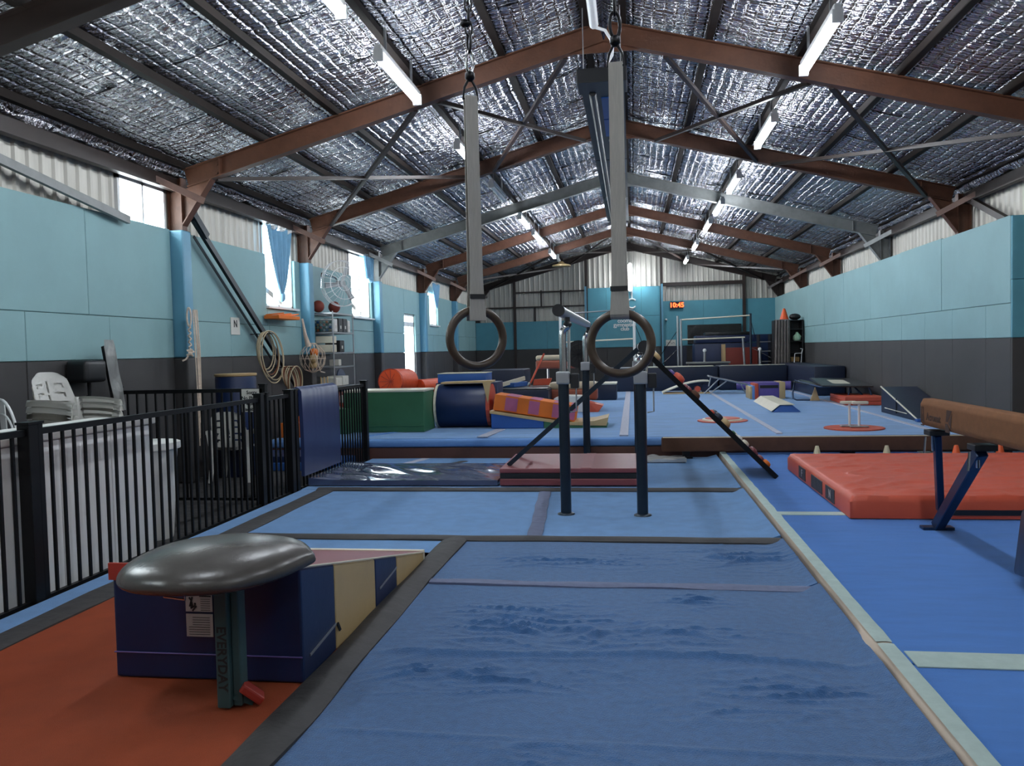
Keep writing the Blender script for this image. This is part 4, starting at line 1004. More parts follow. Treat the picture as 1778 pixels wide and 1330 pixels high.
# hoops
def hoop(cx, cy, zt, r, m, lab, grp, tilt, el=1.0):
    pts = []
    for k in range(36):
        a = 2*PI*k/36; pts.append((cx+tilt*(1-math.sin(a))*.5, cy+r*math.cos(a)*el+.01, zt-r+r*math.sin(a)))
    o = MB().tube(pts, .0095, 6, closed=True).build('exercise_hoop', m, None, smooth=True); tag(o, lab, 'hoop', grp)
hn = ['smallest, innermost', 'second', 'third', 'fourth', 'fifth', 'largest, outermost']
for k in range(6): hoop(-5.745+.022*k, 12.20+.012*k*(-1)**k, 1.97+.004*k, .29+.024*k, 'hoopbrown' if k == 2 else 'hoop', '%s cane hoop hanging on the wall pegs below the brace' % hn[k], 'cane hoops on the wall', .02+.01*k)
for k in range(6): hoop(-5.60+.035*k, 12.60+.012*k, 1.42, .20+.012*k, 'hoopbrown' if k in (1, 4) else 'hoop', '%s cane hoop in the lower bunch by the navy pad' % hn[k], 'cane hoops in the lower bunch', .12-.03*k)
MB_ = MB().box(-5.95, -5.60, 12.16, 12.24, 1.940, 1.952); o = MB_.build('hoop_peg', 'iron'); tag(o, 'small iron peg holding the upper hoops', 'peg')
o = MB().box(-5.95, -5.45, 12.55, 12.65, 1.40, 1.415).build('hoop_peg', 'iron'); tag(o, 'long iron peg holding the lower hoops', 'peg')
# paper on wall
t = thing('wall_notice', 'small white paper notice with black mark on the teal pads', 'notice', (-5.94, 12.05, 2.0))
MB().box(-5.944, -5.938, 11.52, 11.80, 1.93, 2.19).build('paper', 'paper', t)
text('printed_mark', 'N', 'ink', t, .15, frame((-5.935, 11.66, 2.09), (0, 1, 0), (0, 0, 1)), .001)
# orange rack with net bag
t = thing('orange_rack', 'orange wall rack below the curtained window', 'rack', (-5.8, 13.1, 2.25))
b = MB(); b.box(-5.92, -5.66, 12.60, 13.45, 2.20, 2.26); b.bevel(.01); b.build('shelf', 'orange', t)
for yy in (12.7, 13.0, 13.3): MB().tube([(-5.93, yy, 2.27), (-5.62, yy, 2.29)], .012, 6).build('peg', 'orange', t)
t = thing('ball_net', 'white mesh net bag holding pale balls, hanging from the orange rack', 'ball bag', (-5.6, 13.5, 2.2))
MB().tube([(-5.62, 13.45, 2.22), (-5.60, 13.50, 1.95), (-5.58, 13.58, 1.75)], .028, 8, rs=[.015, .03, .05]).build('net_neck', 'rope', t, smooth=True)
b = MB(); NP = [(.03, -.11), (.14, -.06), (.20, .03), (.22, .13), (.21, .23), (.15, .32), (.06, .40)]
def npt(k, n, i): rr, zz = NP[i]; a_ = 2*PI*k/n; return (-5.55+rr*math.cos(a_), 13.68+rr*1.1*math.sin(a_), 1.40+zz)
for k in range(14): b.tube([npt(k+.4*i, 14, i) for i in range(7)], .0035, 4)
for k in range(14): b.tube([npt(k-.4*i, 14, i) for i in range(7)], .0035, 4)
for i in (0, 3, 6): b.tube([npt(k, 16, i) for k in range(16)], .005, 4, closed=True)
b.build('net', 'rope', t, smooth=True, kind='stuff')
MB().tube([(-5.40, 13.42, 1.62), (-5.36, 13.46, 1.40), (-5.38, 13.60, 1.30), (-5.36, 13.74, 1.28)], .010, 6).build('net_edge', 'rope', t, smooth=True)
for i, (dx, dy, dz) in enumerate(((0, .02, .06), (.05, -.08, .16), (-.02, .10, .20), (.02, .02, .27))):
    o = MB().ball((-5.55+dx, 13.68+dy, 1.37+dz), .075, n=14).build('ball', 'cream' if i < 3 else 'orange', None, smooth=True)
    tag(o, ['tan ball at the bottom of the net bag', 'tan ball at the near side of the net bag', 'tan ball at the far side of the net bag', 'orange ball at the top of the net bag'][i], 'ball', 'balls in the net bag')
# curtains
def curtain(x, y0, y1, zt, zb, knot, lab, tw):
    def f(u, v):
        w = (1-v)**.6 if knot else 1-.3*v; mid = (y0+y1)/2+.05*v; y = mid+(u-.5)*(y1-y0)*max(.09, w) + (.0)
        z = zt-(zt-zb)*v+.05*math.sin(u*9)*(1-v)*.6
        return (x+.045*math.sin(u*26)*(.3+.7*w), y, z)
    b = MB().grid(f, 60, 24); o = b.build('curtain_cloth', 'curtain', None, smooth=True); return o
t = thing('window_curtain', 'blue curtain gathered into a knot at the second left window', 'curtain', (-5.88, 13.3, 3.7))
o = curtain(-5.90, 12.78, 13.70, 3.74, 2.62, True, '', 1); o.parent = t; o.location = -LOC[t]
MB().ball((-5.9, 13.29, 2.60), .06, 1, 1, 1.6, 10).build('knot', 'curtain', t, smooth=True)
MB().tube([(-5.95, 12.7, 3.79), (-5.95, 14.0, 3.79)], .01, 6).build('curtain_rod', 'white', t)
for k in range(7): MB().ball((-5.90+.02*(k % 2), 12.85+.14*k, 3.76-.03*(k % 2)), .045, 1, 1, .9, 8).build('gather', 'white', t, smooth=True)
t = thing('window_curtain', 'short blue and white curtain bunched at the third left window', 'curtain', (-5.9, 18.0, 3.7))
o = curtain(-5.90, 17.65, 18.30, 3.80, 3.28, False, '', 1); o.parent = t; o.location = -LOC[t]
MB().ball((-5.9, 18.1, 3.30), .12, .6, 1.2, .8, 10).build('bunch', 'curtain', t, smooth=True)
t = thing('window_curtain', 'narrow blue curtain at the far left window past the door', 'curtain', (-5.9, 24.2, 3.4))
o = curtain(-5.85, 23.8, 24.6, 3.62, 2.9, True, '', 1); o.parent = t; o.location = -LOC[t]
# fan
t = thing('wall_fan', 'large wire cage fan on a curved arm above the shelving', 'fan', (-5.5, 14.9, 2.92))
fc = Vector((-5.42, 14.90, 2.93)); fn = Vector((.80, -.60, 0)).normalized(); fx = Vector((.60, .80, 0)); fz = Vector((0, 0, 1)); FR = .43
def fcirc(r, off, n=40): return [fc+fn*off+fx*(r*math.cos(2*PI*k/n))+fz*(r*math.sin(2*PI*k/n)) for k in range(n)]
for r, off in ((FR, 0), (FR, .05), (FR, -.05), (FR*.33, .10), (FR*.7, .085)): MB().tube(fcirc(r, off), .006, 5, closed=True).build('cage_ring', 'white', t, smooth=True)
for k in range(24):
    a = 2*PI*k/24; e = fx*math.cos(a)+fz*math.sin(a)
    MB().tube([fc+fn*.11+e*.05, fc+fn*.085+e*FR*.7, fc+fn*.0+e*FR], .003, 4).build('cage_wire', 'white', t)
for k in range(3):
    a = 2*PI*k/3+1.2; e = fx*math.cos(a)+fz*math.sin(a); g = -fx*math.sin(a)+fz*math.cos(a)
    MB().poly([fc+e*.04-g*.02, fc+e*.36-g*.06, fc+e*.38+g*.03, fc+e*.04+g*.03], fn*.02+g*.02).build('blade', 'silver', t)
MB().tube([fc-fn*.14, fc+fn*.05], .06, 12).build('motor', 'silver', t, smooth=True)
MB().tube([fc-fn*.12, fc-fn*.2+Vector((0, 0, .12)), Vector((-5.72, 14.72, 3.12)), Vector((-5.66, 14.52, 3.10)), Vector((-5.66, 14.47, 2.98)), Vector((-5.66, 14.46, 2.82))], .015, 8).build('wall_arm', 'chrome', t, smooth=True)
# shelving
t = thing('wire_shelving', 'tall black wire shelving unit filled with boxes by the left wall', 'shelving', (-5.65, 15.1, 0))
SX0, SX1, SY0, SY1 = -5.90, -5.48, 14.52, 15.62; ZL = [2.36, 2.00, 1.62, 1.36, .98, .60]
for x in (SX0, SX1):
    for y in (SY0, SY1): MB().tube([(x, y, .29), (x, y, 2.40)], .014, 8).build('post', 'silver', t)
for z in ZL:
    b = MB()
    for y in (SY0, SY1): b.bar((SX0, y, z), (SX1, y, z), .012, .03)
    for x in (SX0, SX1): b.bar((x, SY0, z), (x, SY1, z), .012, .03)
    for k in range(1, 14): b.bar((SX0, SY0+(SY1-SY0)*k/14, z), (SX1, SY0+(SY1-SY0)*k/14, z), .005, .005)
    b.build('shelf', 'silver', t)
def bx(m, x0, x1, y0, y1, z0, z1, nm, lab, cat, lid=None):
    t = thing(nm, lab, cat, ((x0+x1)/2, (y0+y1)/2, z0), 'storage on the wire shelving')
    b = MB(); b.box(x0, x1, y0, y1, z0+.017, z1); b.bevel(.01, 1); b.build('body', m, t)
    if lid: MB().box(x0-.006, x1+.006, y0-.006, y1+.006, z1-.02, z1+.006).build('lid', lid, t)
    MB().box(x1, x1+.003, (y0+y1)/2-.03, (y0+y1)/2+.03, z0+.08, z0+.14).build('handle_label', 'paper', t)
bx('whiteplast', -5.78, -5.50, 14.66, 14.82, 2.0, 2.26, 'magazine_file', 'white file box on the second shelf, next to the black boxes', 'box')
bx('black', -5.80, -5.50, 14.88, 15.10, 2.0, 2.28, 'storage_box', 'left black storage box on the second shelf', 'box')
bx('black', -5.80, -5.50, 15.13, 15.36, 2.0, 2.28, 'storage_box', 'right black storage box on the second shelf', 'box')
bx('whiteplast', -5.80, -5.50, 15.40, 15.52, 2.0, 2.25, 'storage_box', 'narrow white box at the right end of the second shelf', 'box')
bx('creamlite', -5.84, -5.52, 14.56, 14.80, 1.62, 1.78, 'storage_box', 'lower pale carton on the third shelf', 'box')
bx('creamlite', -5.84, -5.52, 14.56, 14.80, 1.79, 1.94, 'storage_box', 'upper pale carton on the third shelf', 'box')
bx('black', -5.80, -5.50, 14.92, 15.16, 1.62, 1.86, 'storage_box', 'black box in the middle of the third shelf', 'box')
bx('paper', -5.72, -5.52, 14.90, 15.02, 1.36, 1.50, 'paper_carton', 'small white carton on the fourth shelf', 'box')
bx('paper', -5.82, -5.50, 14.66, 14.98, .98, 1.16, 'cardboard_box', 'left printed white carton on the fifth shelf', 'box')
bx('paper', -5.82, -5.50, 15.02, 15.34, .98, 1.18, 'cardboard_box', 'right printed white carton on the fifth shelf', 'box')
bx('redwood', -5.86, -5.52, 14.54, 15.5, .60, .86, 'cloth_bundle', 'dark red cloth bundle on the lowest visible shelf', 'cloth')
t = thing('ball_tub', 'clear plastic tub of small coloured balls on the second shelf', 'tub', (-5.72, 14.56, 2.0))
MB().box(-5.89, -5.53, 14.54, 14.64, 2.02, 2.24).bevel(.01, 1).build('tub_body', 'clearplast', t)
cols = ['jug', 'cream', 'blueviny', 'whiteplast', 'green', 'orange']; k = 0
for iz in range(4):
    for ix in range(6):
        o = MB().ball((-5.87+.06*ix+.01, 14.585+.012*(ix % 2), 2.05+.05*iz), .026, n=8).build('play_ball', cols[(k*5+iz) % 6], None, smooth=True)
        tag(o, 'small coloured play ball packed in the clear tub', 'ball', 'small balls in the clear tub'); k += 1
for (x, y, lab) in ((-5.78, 14.60, 'red brown ball on the shelving top, left of the two'), (-5.62, 15.0, 'red brown ball on the shelving top, right of the two')):
    o = MB().ball((x, y, 2.37+.125), .112, n=20).build('ball', 'ballred', None, smooth=True); tag(o, lab, 'ball', 'balls on top of the shelving')
o = MB().lathe((-5.72, 15.5, 1.05), [(.02, 0), (.26, .01), (.26, .03), (.02, .04)], 24, R=Ry(PI/2-.1)).build('navy_disc', 'navy', None); tag(o, 'round navy disc leaning beside the shelving', 'disc')
for k in range(3):
    o = MB().tube([(-5.45+.03*k, 13.9+.05*k, .3), (-5.50+.03*k, 13.9+.08*k, 1.20)], .012, 6).build('wooden_baton', 'woodlite'); tag(o, ['left', 'middle', 'right'][k]+' of three pale wooden batons leaning by the shelving', 'baton', 'batons by the shelving')
# things behind fence at left end of sprung floor
t = thing('orange_crate', 'orange and white folded mats seen through the fence', 'foam block', (-5.2, 12.6, .29))
B('foam_block', 'orange', t, -5.6, -4.9, 12.3, 12.7, ZF, .52, .01); B('foam_block', 'orange', t, -5.60, -5.28, 12.75, 13.2, ZF, .75, .01); B('foam_block', 'cream', t, -5.25, -5.05, 12.75, 13.2, ZF, .72, .01); B('foam_block', 'green', t, -5.0, -4.6, 12.75, 13.2, ZF, .70, .01); B('foam_block', 'jug', t, -4.88, -4.75, 12.3, 12.6, ZF, .50, .01)
t = thing('gymnastic_box', 'red vaulting box seen through the gate bars', 'vaulting box', (-4.9, 14.5, .29))
B('box_section', 'redmat', t, -5.2, -4.75, 14.0, 14.6, ZF, .72, .01); B('box_section', 'whiteplast', t, -5.2, -4.75, 14.0, 14.6, .73, .86, .01)
t = thing('blue_mats', 'low blue mats on the carpet behind the fence', 'landing mat', (-5.0, 11.4, -.06))
B('mat_layer', 'blueviny', t, -5.64, -4.2, 11.05, 11.9, -.055, .06, .02); B('mat_layer', 'navy', t, -5.60, -4.6, 11.1, 11.9, .065, .15, .02)

# ================================================================ FAR FLOOR EQUIPMENT
t = thing('green_block', 'green vinyl foam block with cream top just past the fence', 'foam block', (-3.9, 13.3, ZF))
b = MB(); b.box(-4.75, -3.38, 12.98, 13.62, ZF+.005, .955, Rz(-.02)); b.bevel(.012); b.build('block_body', 'green', t)
b = MB(); b.box(-4.76, -3.37, 12.97, 13.63, .955, .99, Rz(-.02)); b.bevel(.01); b.build('top_cover', 'creamlite', t)
MB().tube([(-4.75, 12.97, .40), (-3.38, 12.95, .40)], .005, 5).build('piping', 'green', t)
t = thing('barrel_mat', 'large navy barrel shaped tumbling mat beside the green block', 'tumbling barrel', (-2.9, 13.8, ZF))
def oct_(x, r, cy=13.85, cz=ZF+.37, n=20): return [(x, cy+r*math.cos(2*PI*(k+.5)/n), cz+r*math.sin(2*PI*(k+.5)/n)) for k in range(n)]
b = MB(); b.poly(oct_(-3.32, .375), (.86, 0, 0)); b.bevel(.02); b.build('barrel_body', 'navy', t, smooth=True)
b = MB(); b.poly(oct_(-2.46, .372), (.06, 0, 0)); b.build('end_panel', 'redmat', t)
b = MB(); b.poly(oct_(-3.36, .378), (.04, 0, 0)); b.build('end_piping', 'creamlite', t)
b = MB(); b.poly([(-3.25, 13.62, 1.045), (-2.37, 13.62, 1.055), (-2.37, 14.0, 1.06), (-3.25, 14.0, 1.045)], (0, 0, .03)); b.poly([(-2.50, 13.47, 1.07), (-2.36, 13.47, 1.07), (-2.42, 13.47, .72)], (0, .03, 0)); b.build('cream_flap', 'cream', t)
t = thing('blue_block', 'bright blue vinyl block lying behind the barrel mat', 'foam block', (-3.1, 14.7, ZF))
B('block_body', 'blueviny', t, -3.48, -2.60, 14.35, 15.0, 1.035, 1.20, .012); B('support_block', 'navy', t, -3.52, -2.4, 14.36, 15.0, ZF+.004, 1.033, .012); B('top_piping', 'creamlite', t, -3.485, -2.595, 14.345, 15.005, 1.198, 1.206)
# orange tunnels
t = thing('orange_tunnel', 'orange quilted tunnel roll behind the green block', 'foam roll', (-4.5, 15.3, 1.0))
for (x, r, z, y0, y1) in ((-4.52, .24, 1.06, 14.9, 15.5),):
    MB().tube([(x, y0, z), (x+.16, y1, z-.02)], r, 24).build('roll_body', 'orangedisc', t, smooth=True)
    MB().tube([(x+.0, y0-.01, z), (x, y0+.0, z)], r*.97, 24).build('end_panel', 'orangedisc', t)
    MB().tube([(x+r*math.cos(a), y0-.012, z+r*math.sin(a)) for a in [2*PI*k/24 for k in range(24)]], .008, 6, closed=True).build('piping', 'beamred', t)
    for k in range(6):
        a = PI*k/6; MB().tube([(x-r*.9*math.cos(a), y0-.014, z-r*.9*math.sin(a)), (x+r*.9*math.cos(a), y0-.014, z+r*.9*math.sin(a))], .005, 5).build('seam', 'beamred', t)
MB().box(-4.75, -4.1, 14.9, 16.0, ZF+.004, .835).build('base_block', 'navydark', t)
t = thing('orange_tunnel', 'smaller orange roll lying right of the quilted one', 'foam roll', (-4.1, 15.9, 1.0))
MB().tube([(-4.12, 15.45, .93), (-3.80, 16.4, .93)], .14, 18).build('roll_body', 'orangedisc', t, smooth=True)
MB().box(-4.08, -3.6, 15.5, 16.5, ZF+.004, .79).build('base_block', 'navydark', t)
# striped wedge
t = thing('incline_wedge', 'blue and green wedge mat with cream top and flared tip', 'incline mat', (-1.5, 13.6, ZF))
WY0, WY1 = 13.42, 14.2
def wz(x): return .58-(x+2.36)*(.58-.37)/1.3 if x < -1.06 else .37-.01*(x+1.06)
b = MB(); b.poly([(-2.36, WY0, ZF+.004), (-1.48, WY0, ZF+.004), (-1.48, WY0, wz(-1.48)-.03), (-2.36, WY0, wz(-2.36)-.03)], (0, WY1-WY0, 0)); b.bevel(.01); b.build('wedge_section', 'blueviny', t)
b = MB(); b.poly([(-1.475, WY0, ZF+.004), (-.44, WY0, ZF+.004), (-.45, WY0, .315), (-1.05, WY0, .335), (-1.475, WY0, wz(-1.475)-.03)], (0, WY1-WY0, 0)); b.build('wedge_section', 'green', t)
b = MB(); b.poly([(-2.38, WY0-.01, wz(-2.36)-.03), (-1.06, WY0-.01, .34), (-.45, WY0-.01, .325), (-.42, WY0-.01, .46), (-.65, WY0-.01, .405), (-1.06, WY0-.01, .385), (-2.38, WY0-.01, wz(-2.36)+.012)], (0, WY1-WY0+.02, 0)); b.build('top_cover', 'cream', t)
t = thing('striped_beam_mat', 'orange and mauve chequered foam beam lying on the wedge mat', 'foam beam', (-1.6, 13.8, .7))
A0 = Vector((-2.34, 13.50, .600)); A1 = Vector((-.98, 13.50, .385)); dd = (A1-A0); nz = Vector((-dd.z, 0, dd.x)).normalized()
b = MB(); b.poly([A0, A1, A1+nz*.27, A0+nz*.27], (0, .6, 0)); b.bevel(.012); b.build('beam_body', 'orange', t)
for f0, f1 in ((.14, .29), (.43, .56), (.72, .86), (.93, .995)):
    p, q = A0+dd*f0, A0+dd*f1; b = MB(); b.poly([p+nz*.025, q+nz*.025, q+nz*.245, p+nz*.245], (0, -.006, 0)); b.build('mauve_patch', 'pink', t)
    b = MB(); b.poly([p+nz*.271, q+nz*.271, q+nz*.271+Vector((0, .58, 0)), p+nz*.271+Vector((0, .58, 0))], nz*.004); b.build('mauve_patch', 'pink', t)
# navy stack behind
t = thing('navy_mat_stack', 'stack of dark navy mats behind the striped wedge', 'mat stack', (-2.5, 17.2, ZF))
for k, (z0, z1) in enumerate(((ZF+.004, .53), (.535, .775))): B('mat_layer', 'navydark', t, -3.5, -1.72, 16.55+.05*k, 18.2, z0, z1, .02)
B('vinyl_top', 'vinyldark', t, -3.5, -1.75, 16.62, 18.2, .777, .80, .008)
t = thing('blue_beam_mat', 'blue foam mat with red end and white lettered edge, on the navy stack', 'foam mat', (-2.5, 17.4, .8))
b = MB(); b.box(-2.90, -2.38, 17.2, 17.9, .805, .90, Rz(-.3)); b.bevel(.01); b.build('mat_body', 'blueviny', t)
b = MB(); b.bar((-2.78, 16.85, .86), (-2.34, 17.65, .98), .03, .085); b.build('white_edge', 'creamlite', t)
B('red_end', 'redmat', t, -3.02, -2.85, 17.3, 17.6, .90, .93)
o = B('dark_mat_pile', 'navydark', None, -3.6, -2.55, 19.2, 20.4, ZF+.004, 1.13, .04); tag(o, 'tall dark vinyl mats piled behind the blue foam mat', 'mat stack')
# paddle / scoop
t = thing('red_scoop', 'red long handled scoop leaning on the navy stack', 'scoop', (-2.2, 18.0, .8))
MB().tube([(-2.25, 17.6, .80), (-2.19, 17.65, .92), (-1.93, 17.9, 1.50)], .022, 10).build('handle', 'redmat', t, smooth=True)
b = MB(); b.poly([(-2.16, 17.6, .815), (-1.80, 17.6, .82), (-1.74, 17.6, .97), (-2.13, 17.6, .95)], (0, .05, 0)); b.bevel(.01); b.build('blade', 'redmat', t)
MB().tube([(-2.27, 17.6, .80), (-2.22, 17.6, .88)], .028, 8).build('socket', 'silver', t)
# vault bodies
def vault(lab, x0, x1, y, z0, z1, zfoot, legm='chrome'):
    t = thing('vaulting_horse', lab, 'vaulting horse', ((x0+x1)/2, y, ZF))
    h = z1-z0
    b = MB(); b.box(x0, x1, y, y+.5, z0, z0+h*.62); b.bevel(.05, 3); b.build('body', 'leather', t, smooth=True)
    b = MB(); b.box(x0, x1, y, y+.5, z0+h*.60, z1); b.bevel(.07, 3); b.build('top_pad', 'leathertop', t, smooth=True)
    for x in (x0+.3, (x0+x1)/2+.1): MB().tube([(x, y+.25, zfoot), (x, y+.25, z0+.02)], .035, 10).build('leg', legm, t, smooth=True)
    MB().box(x0+.1, x1-.1, y+.05, y+.45, zfoot, zfoot+.04).build('base', 'iron', t)
    return t
vault('tan vaulting horse with pale top standing behind the far posts', -2.48, -1.45, 20.9, 1.09, 1.44, ZF+.004)
vault('tan vaulting horse with pale top low beside the striped wedge', -1.78, -.76, 17.3, .50, .885, ZF+.004)
t = thing('white_trestle', 'white tapered block under the lower vaulting horse', 'block', (-1.3, 17.0, ZF))
b = MB(); b.poly([(-1.72, 16.7, ZF+.004), (-1.0, 16.7, ZF+.004), (-.95, 16.7, .62), (-1.45, 16.7, .64), (-1.62, 16.7, .58)], (0, .5, 0)); b.bevel(.01); b.build('body', 'whiteplast', t)
b = MB(); b.poly([(-.98, 16.7, ZF+.004), (-.72, 16.7, ZF+.004), (-.62, 16.75, .42), (-.93, 16.7, .5)], (0, .5, 0)); b.build('red_edge', 'redmat', t)
t = thing('navy_block', 'navy block with white top on the sprung floor, behind the vaulting horse', 'foam block', (-.75, 20.6, ZF))
B('block_body', 'navydark', t, -1.05, -.42, 20.5, 21.4, ZF+.004, .68, .02); B('top_cover', 'creamlite', t, -1.06, -.41, 20.49, 21.41, .68, .72, .01)

# circles
def disc(cx, cy, r, lab, inner=None):
    t = thing('floor_disc', lab, 'floor disc', (cx, cy, ZF), 'red floor discs')
    MB().lathe((cx, cy, ZF), [(r, .0), (r, .018), (r-.02, .022)], 40).build('disc', 'redmat', t)
    if inner: MB().lathe((cx, cy, ZF+.022), [(r*.82, 0), (r*.8, .02), (r*.6, .03)], 36).build('raised_rim', 'creamlite', t); MB().lathe((cx, cy, ZF+.048), [(r*.7, 0), (r*.68, .01)], 36).build('raised_centre', 'redmat', t)
disc(3.28, 12.93, .43, 'red floor disc under the white handstand blocks')
disc(1.50, 14.40, .42, 'red floor disc with pale rim beside the climbing frame', True)
for i, (x, y) in enumerate(((3.225, 12.97), (3.335, 12.86))):
    t = thing('handstand_block', ['left white handstand pedestal on the red disc', 'right white handstand pedestal on the red disc'][i], 'handstand block', (x, y, ZF), 'pair of handstand pedestals')
    b = MB(); b.box(x-.13, x+.13, y-.05, y+.05, ZF+.024, ZF+.045); b.bevel(.006, 1); b.build('base', 'silver', t)
    MB().tube([(x, y, ZF+.04), (x, y, ZF+.38)], .018, 10).build('stem', 'white', t, smooth=True)
    b = MB(); b.box(x-.10+(.0 if i else -.03), x+.10+(.03 if i else 0), y-.045, y+.045, ZF+.37, ZF+.415); b.bevel(.018, 2); b.build('hand_pad', 'creamlite', t, smooth=True)
# purple house block and ramp
t = thing('purple_block', 'purple, red and cream soft play block on the sprung floor', 'foam block', (3.1, 20.4, ZF))
q = Rz(-.10)
B('block_body', 'purple', t, 2.92, 3.40, 20.0, 20.75, ZF+.004, .68, .01); B('cream_end', 'cream', t, 3.40, 3.54, 20.0, 20.75, ZF+.004, .69, .01); B('red_end', 'redmat', t, 2.84, 2.92, 19.95, 20.75, ZF+.004, .66, .01)
B('blue_stripe', 'foamblue', t, 2.78, 2.84, 19.98, 20.75, ZF+.004, .61, .01); B('cream_stripe', 'cream', t, 2.73, 2.78, 20.0, 20.75, ZF+.004, .59, .01); B('dark_slot', 'black', t, 2.96, 3.38, 19.995, 20.0, .55, .62)
t = thing('ramp_block', 'cream topped ramp with blue end, in front of the purple block', 'foam ramp', (2.95, 17.8, ZF))
b = MB(); F0 = [(2.62, 16.1, ZF+.004), (3.13, 16.1, ZF+.004), (2.99, 16.15, .415), (2.76, 16.15, .415)]; dv = Vector((.12, 3.2, -.02))
b.poly(F0, dv); b.build('body', 'blueviny', t)
b = MB(); b.poly([(2.60, 16.14, ZF+.012), (2.75, 16.14, .42), (3.02, 16.12, .425), (3.02, 16.12, .435), (2.745, 16.12, .432), (2.59, 16.12, ZF+.02)], dv); b.build('cloth_cover', 'creamlite', t)
# pit stack
t = thing('pit_mats', 'long wall of dark navy crash mats across the far end', 'crash mat', (2, 24.6, ZF))
B('mat_block', 'navydark', t, -.85, 2.42, 24.3, 25.7, ZF+.004, .98, .03); B('mat_block', 'navydark', t, 2.46, 4.35, 24.25, 25.6, ZF+.004, .99, .04); B('mat_block', 'navydark', t, 4.37, 5.12, 20.9, 25.6, ZF+.004, 1.02, .05)
B('pale_edge', 'creamlite', t, .2, 2.30, 24.28, 24.5, .98, 1.01, .01); B('pale_edge', 'creamlite', t, 2.5, 4.3, 24.27, 24.4, .99, 1.005, .006)
t = thing('purple_roll', 'thin purple mat rolled along the foot of the navy crash mats', 'mat', (4, 23.8, ZF))
MB().tube([(2.9, 23.9, ZF+.14), (4.33, 23.6, ZF+.14)], .12, 12).build('roll_body', 'purple', t, smooth=True)
# springboard + mini tramp
t = thing('springboard', 'curved springboard with white edge before the navy crash mats', 'springboard', (1.6, 22.8, ZF))
b = MB(); pts = []
for k in range(11): u = k/10; pts.append(Vector((.78+1.25*u, 22.6, ZF+.03+.30*math.sin(u*PI*.55))))
b2 = MB()
for p, q in zip(pts, pts[1:]): b2.poly([p, q, q+Vector((0, 0, .03)), p+Vector((0, 0, .03))], (0, .6, 0))
b2.build('top_board', 'creamlite', t)
MB().box(.80, 2.05, 22.6, 23.2, ZF+.004, ZF+.035).build('base_board', 'woodlite', t)
MB().tube([(1.72, 22.62, ZF+.13), (1.72, 22.95, ZF+.13)], .08, 12).build('spring', 'redmat', t, smooth=True)
MB().box(1.85, 2.02, 22.75, 23.1, ZF+.04, ZF+.26).build('spring', 'navy', t)
t = thing('mini_trampoline', 'tilted mini trampoline frame leaning before the navy crash mats', 'trampoline', (2.5, 23, ZF))
TL, TR = Vector((2.02, 22.3, .76)), Vector((2.98, 22.3, .53))
for yy in (0, .7): MB().tube([TL+Vector((0, yy, 0)), TR+Vector((0, yy, 0))], .022, 8).build('frame_rail', 'silver', t, smooth=True)
for p in (TL, TR): MB().tube([p, p+Vector((0, .7, 0))], .022, 8).build('frame_rail', 'silver', t, smooth=True)
MB().poly([TL+Vector((.08, .06, 0)), TR+Vector((-.08, .06, 0)), TR+Vector((-.08, .64, 0)), TL+Vector((.08, .64, 0))], (0, 0, .01)).build('bed', 'black', t)
for a, c in (((2.04, 22.32, .75), (1.98, 22.32, .50)), ((2.45, 22.32, .64), (2.0, 22.32, ZF+.01)), ((2.25, 22.32, .69), (1.86, 22.32, ZF+.02)), ((2.8, 22.32, .57), (2.93, 22.32, ZF+.03))): MB().tube([a, c], .018, 8).build('leg', 'silver', t)
# double mini tramp at right
t = thing('mini_trampoline', 'flat black padded trampoline by the right wall', 'trampoline', (4.6, 18.9, ZF))
zt = .70
b = MB(); b.poly([(4.02, 18.4, .64), (5.02, 18.2, .62), (5.06, 19.9, .72), (4.1, 20.1, .74)], (0, 0, .035)); b.bevel(.015); b.build('frame_pad', 'vinyldark', t)
b = MB(); b.poly([(4.28, 18.75, .685), (4.68, 18.68, .68), (4.72, 19.5, .73), (4.34, 19.6, .735)], (0, 0, .008)); b.build('bed', 'creamlite', t, label='white trampoline bed')
b = MB(); b.poly([(3.62, 19.6, .70), (4.06, 18.62, .62), (4.2, 19.4, .66), (3.9, 20.0, .72)], (0, 0, .02)); b.build('side_pad', 'vinyldark', t)
for P in ([(3.70, 19.7, .72), (3.62, 19.55, .45), (3.60, 19.4, .34), (3.66, 19.3, ZF+.02), (4.0, 19.2, ZF+.02)], [(3.70, 19.7, .73), (4.02, 18.6, .63), (4.2, 18.45, .64)], [(4.6, 18.4, .63), (4.50, 18.3, ZF+.02)], [(4.95, 18.3, .62), (5.02, 18.2, ZF+.02)], [(4.72, 18.6, .63), (4.88, 18.3, ZF+.1)], [(4.9, 19.7, .7), (5.0, 19.9, ZF+.02)]):
    MB().tube(P, .02, 8).build('leg', 'steelblue', t, smooth=True)
MB().poly([(3.92, 19.1, ZF+.01), (4.12, 19.1, ZF+.01), (4.03, 19.12, .60)], (0, .06, 0)).build('wooden_wedge', 'woodlite', t)
t = thing('red_mats', 'two thin red mats stacked beside the black trampoline', 'landing mat', (4.7, 17.9, ZF))
for k in range(2):
    b = MB(); b.poly([(4.30, 17.62, ZF+.006+.085*k), (5.10, 17.5, ZF+.006+.085*k), (5.10, 18.9, ZF+.006+.085*k), (4.36, 19.2, ZF+.006+.085*k)], (0, 0, .08)); b.bevel(.012); b.build('mat_layer', 'redmat', t)
t = thing('navy_wedge', 'large navy incline wedge with white piping at the right wall', 'incline mat', (4.8, 14.9, ZF))
b = MB(); T = [(4.50, 15.85, ZF+.004), (4.50, 13.90, ZF+.004), (4.50, 13.90, ZF+.03), (4.50, 15.85, .76)]
b.poly(T, (.62, 0, 0)); b.bevel(.01); b.build('wedge_body', 'navydark', t)
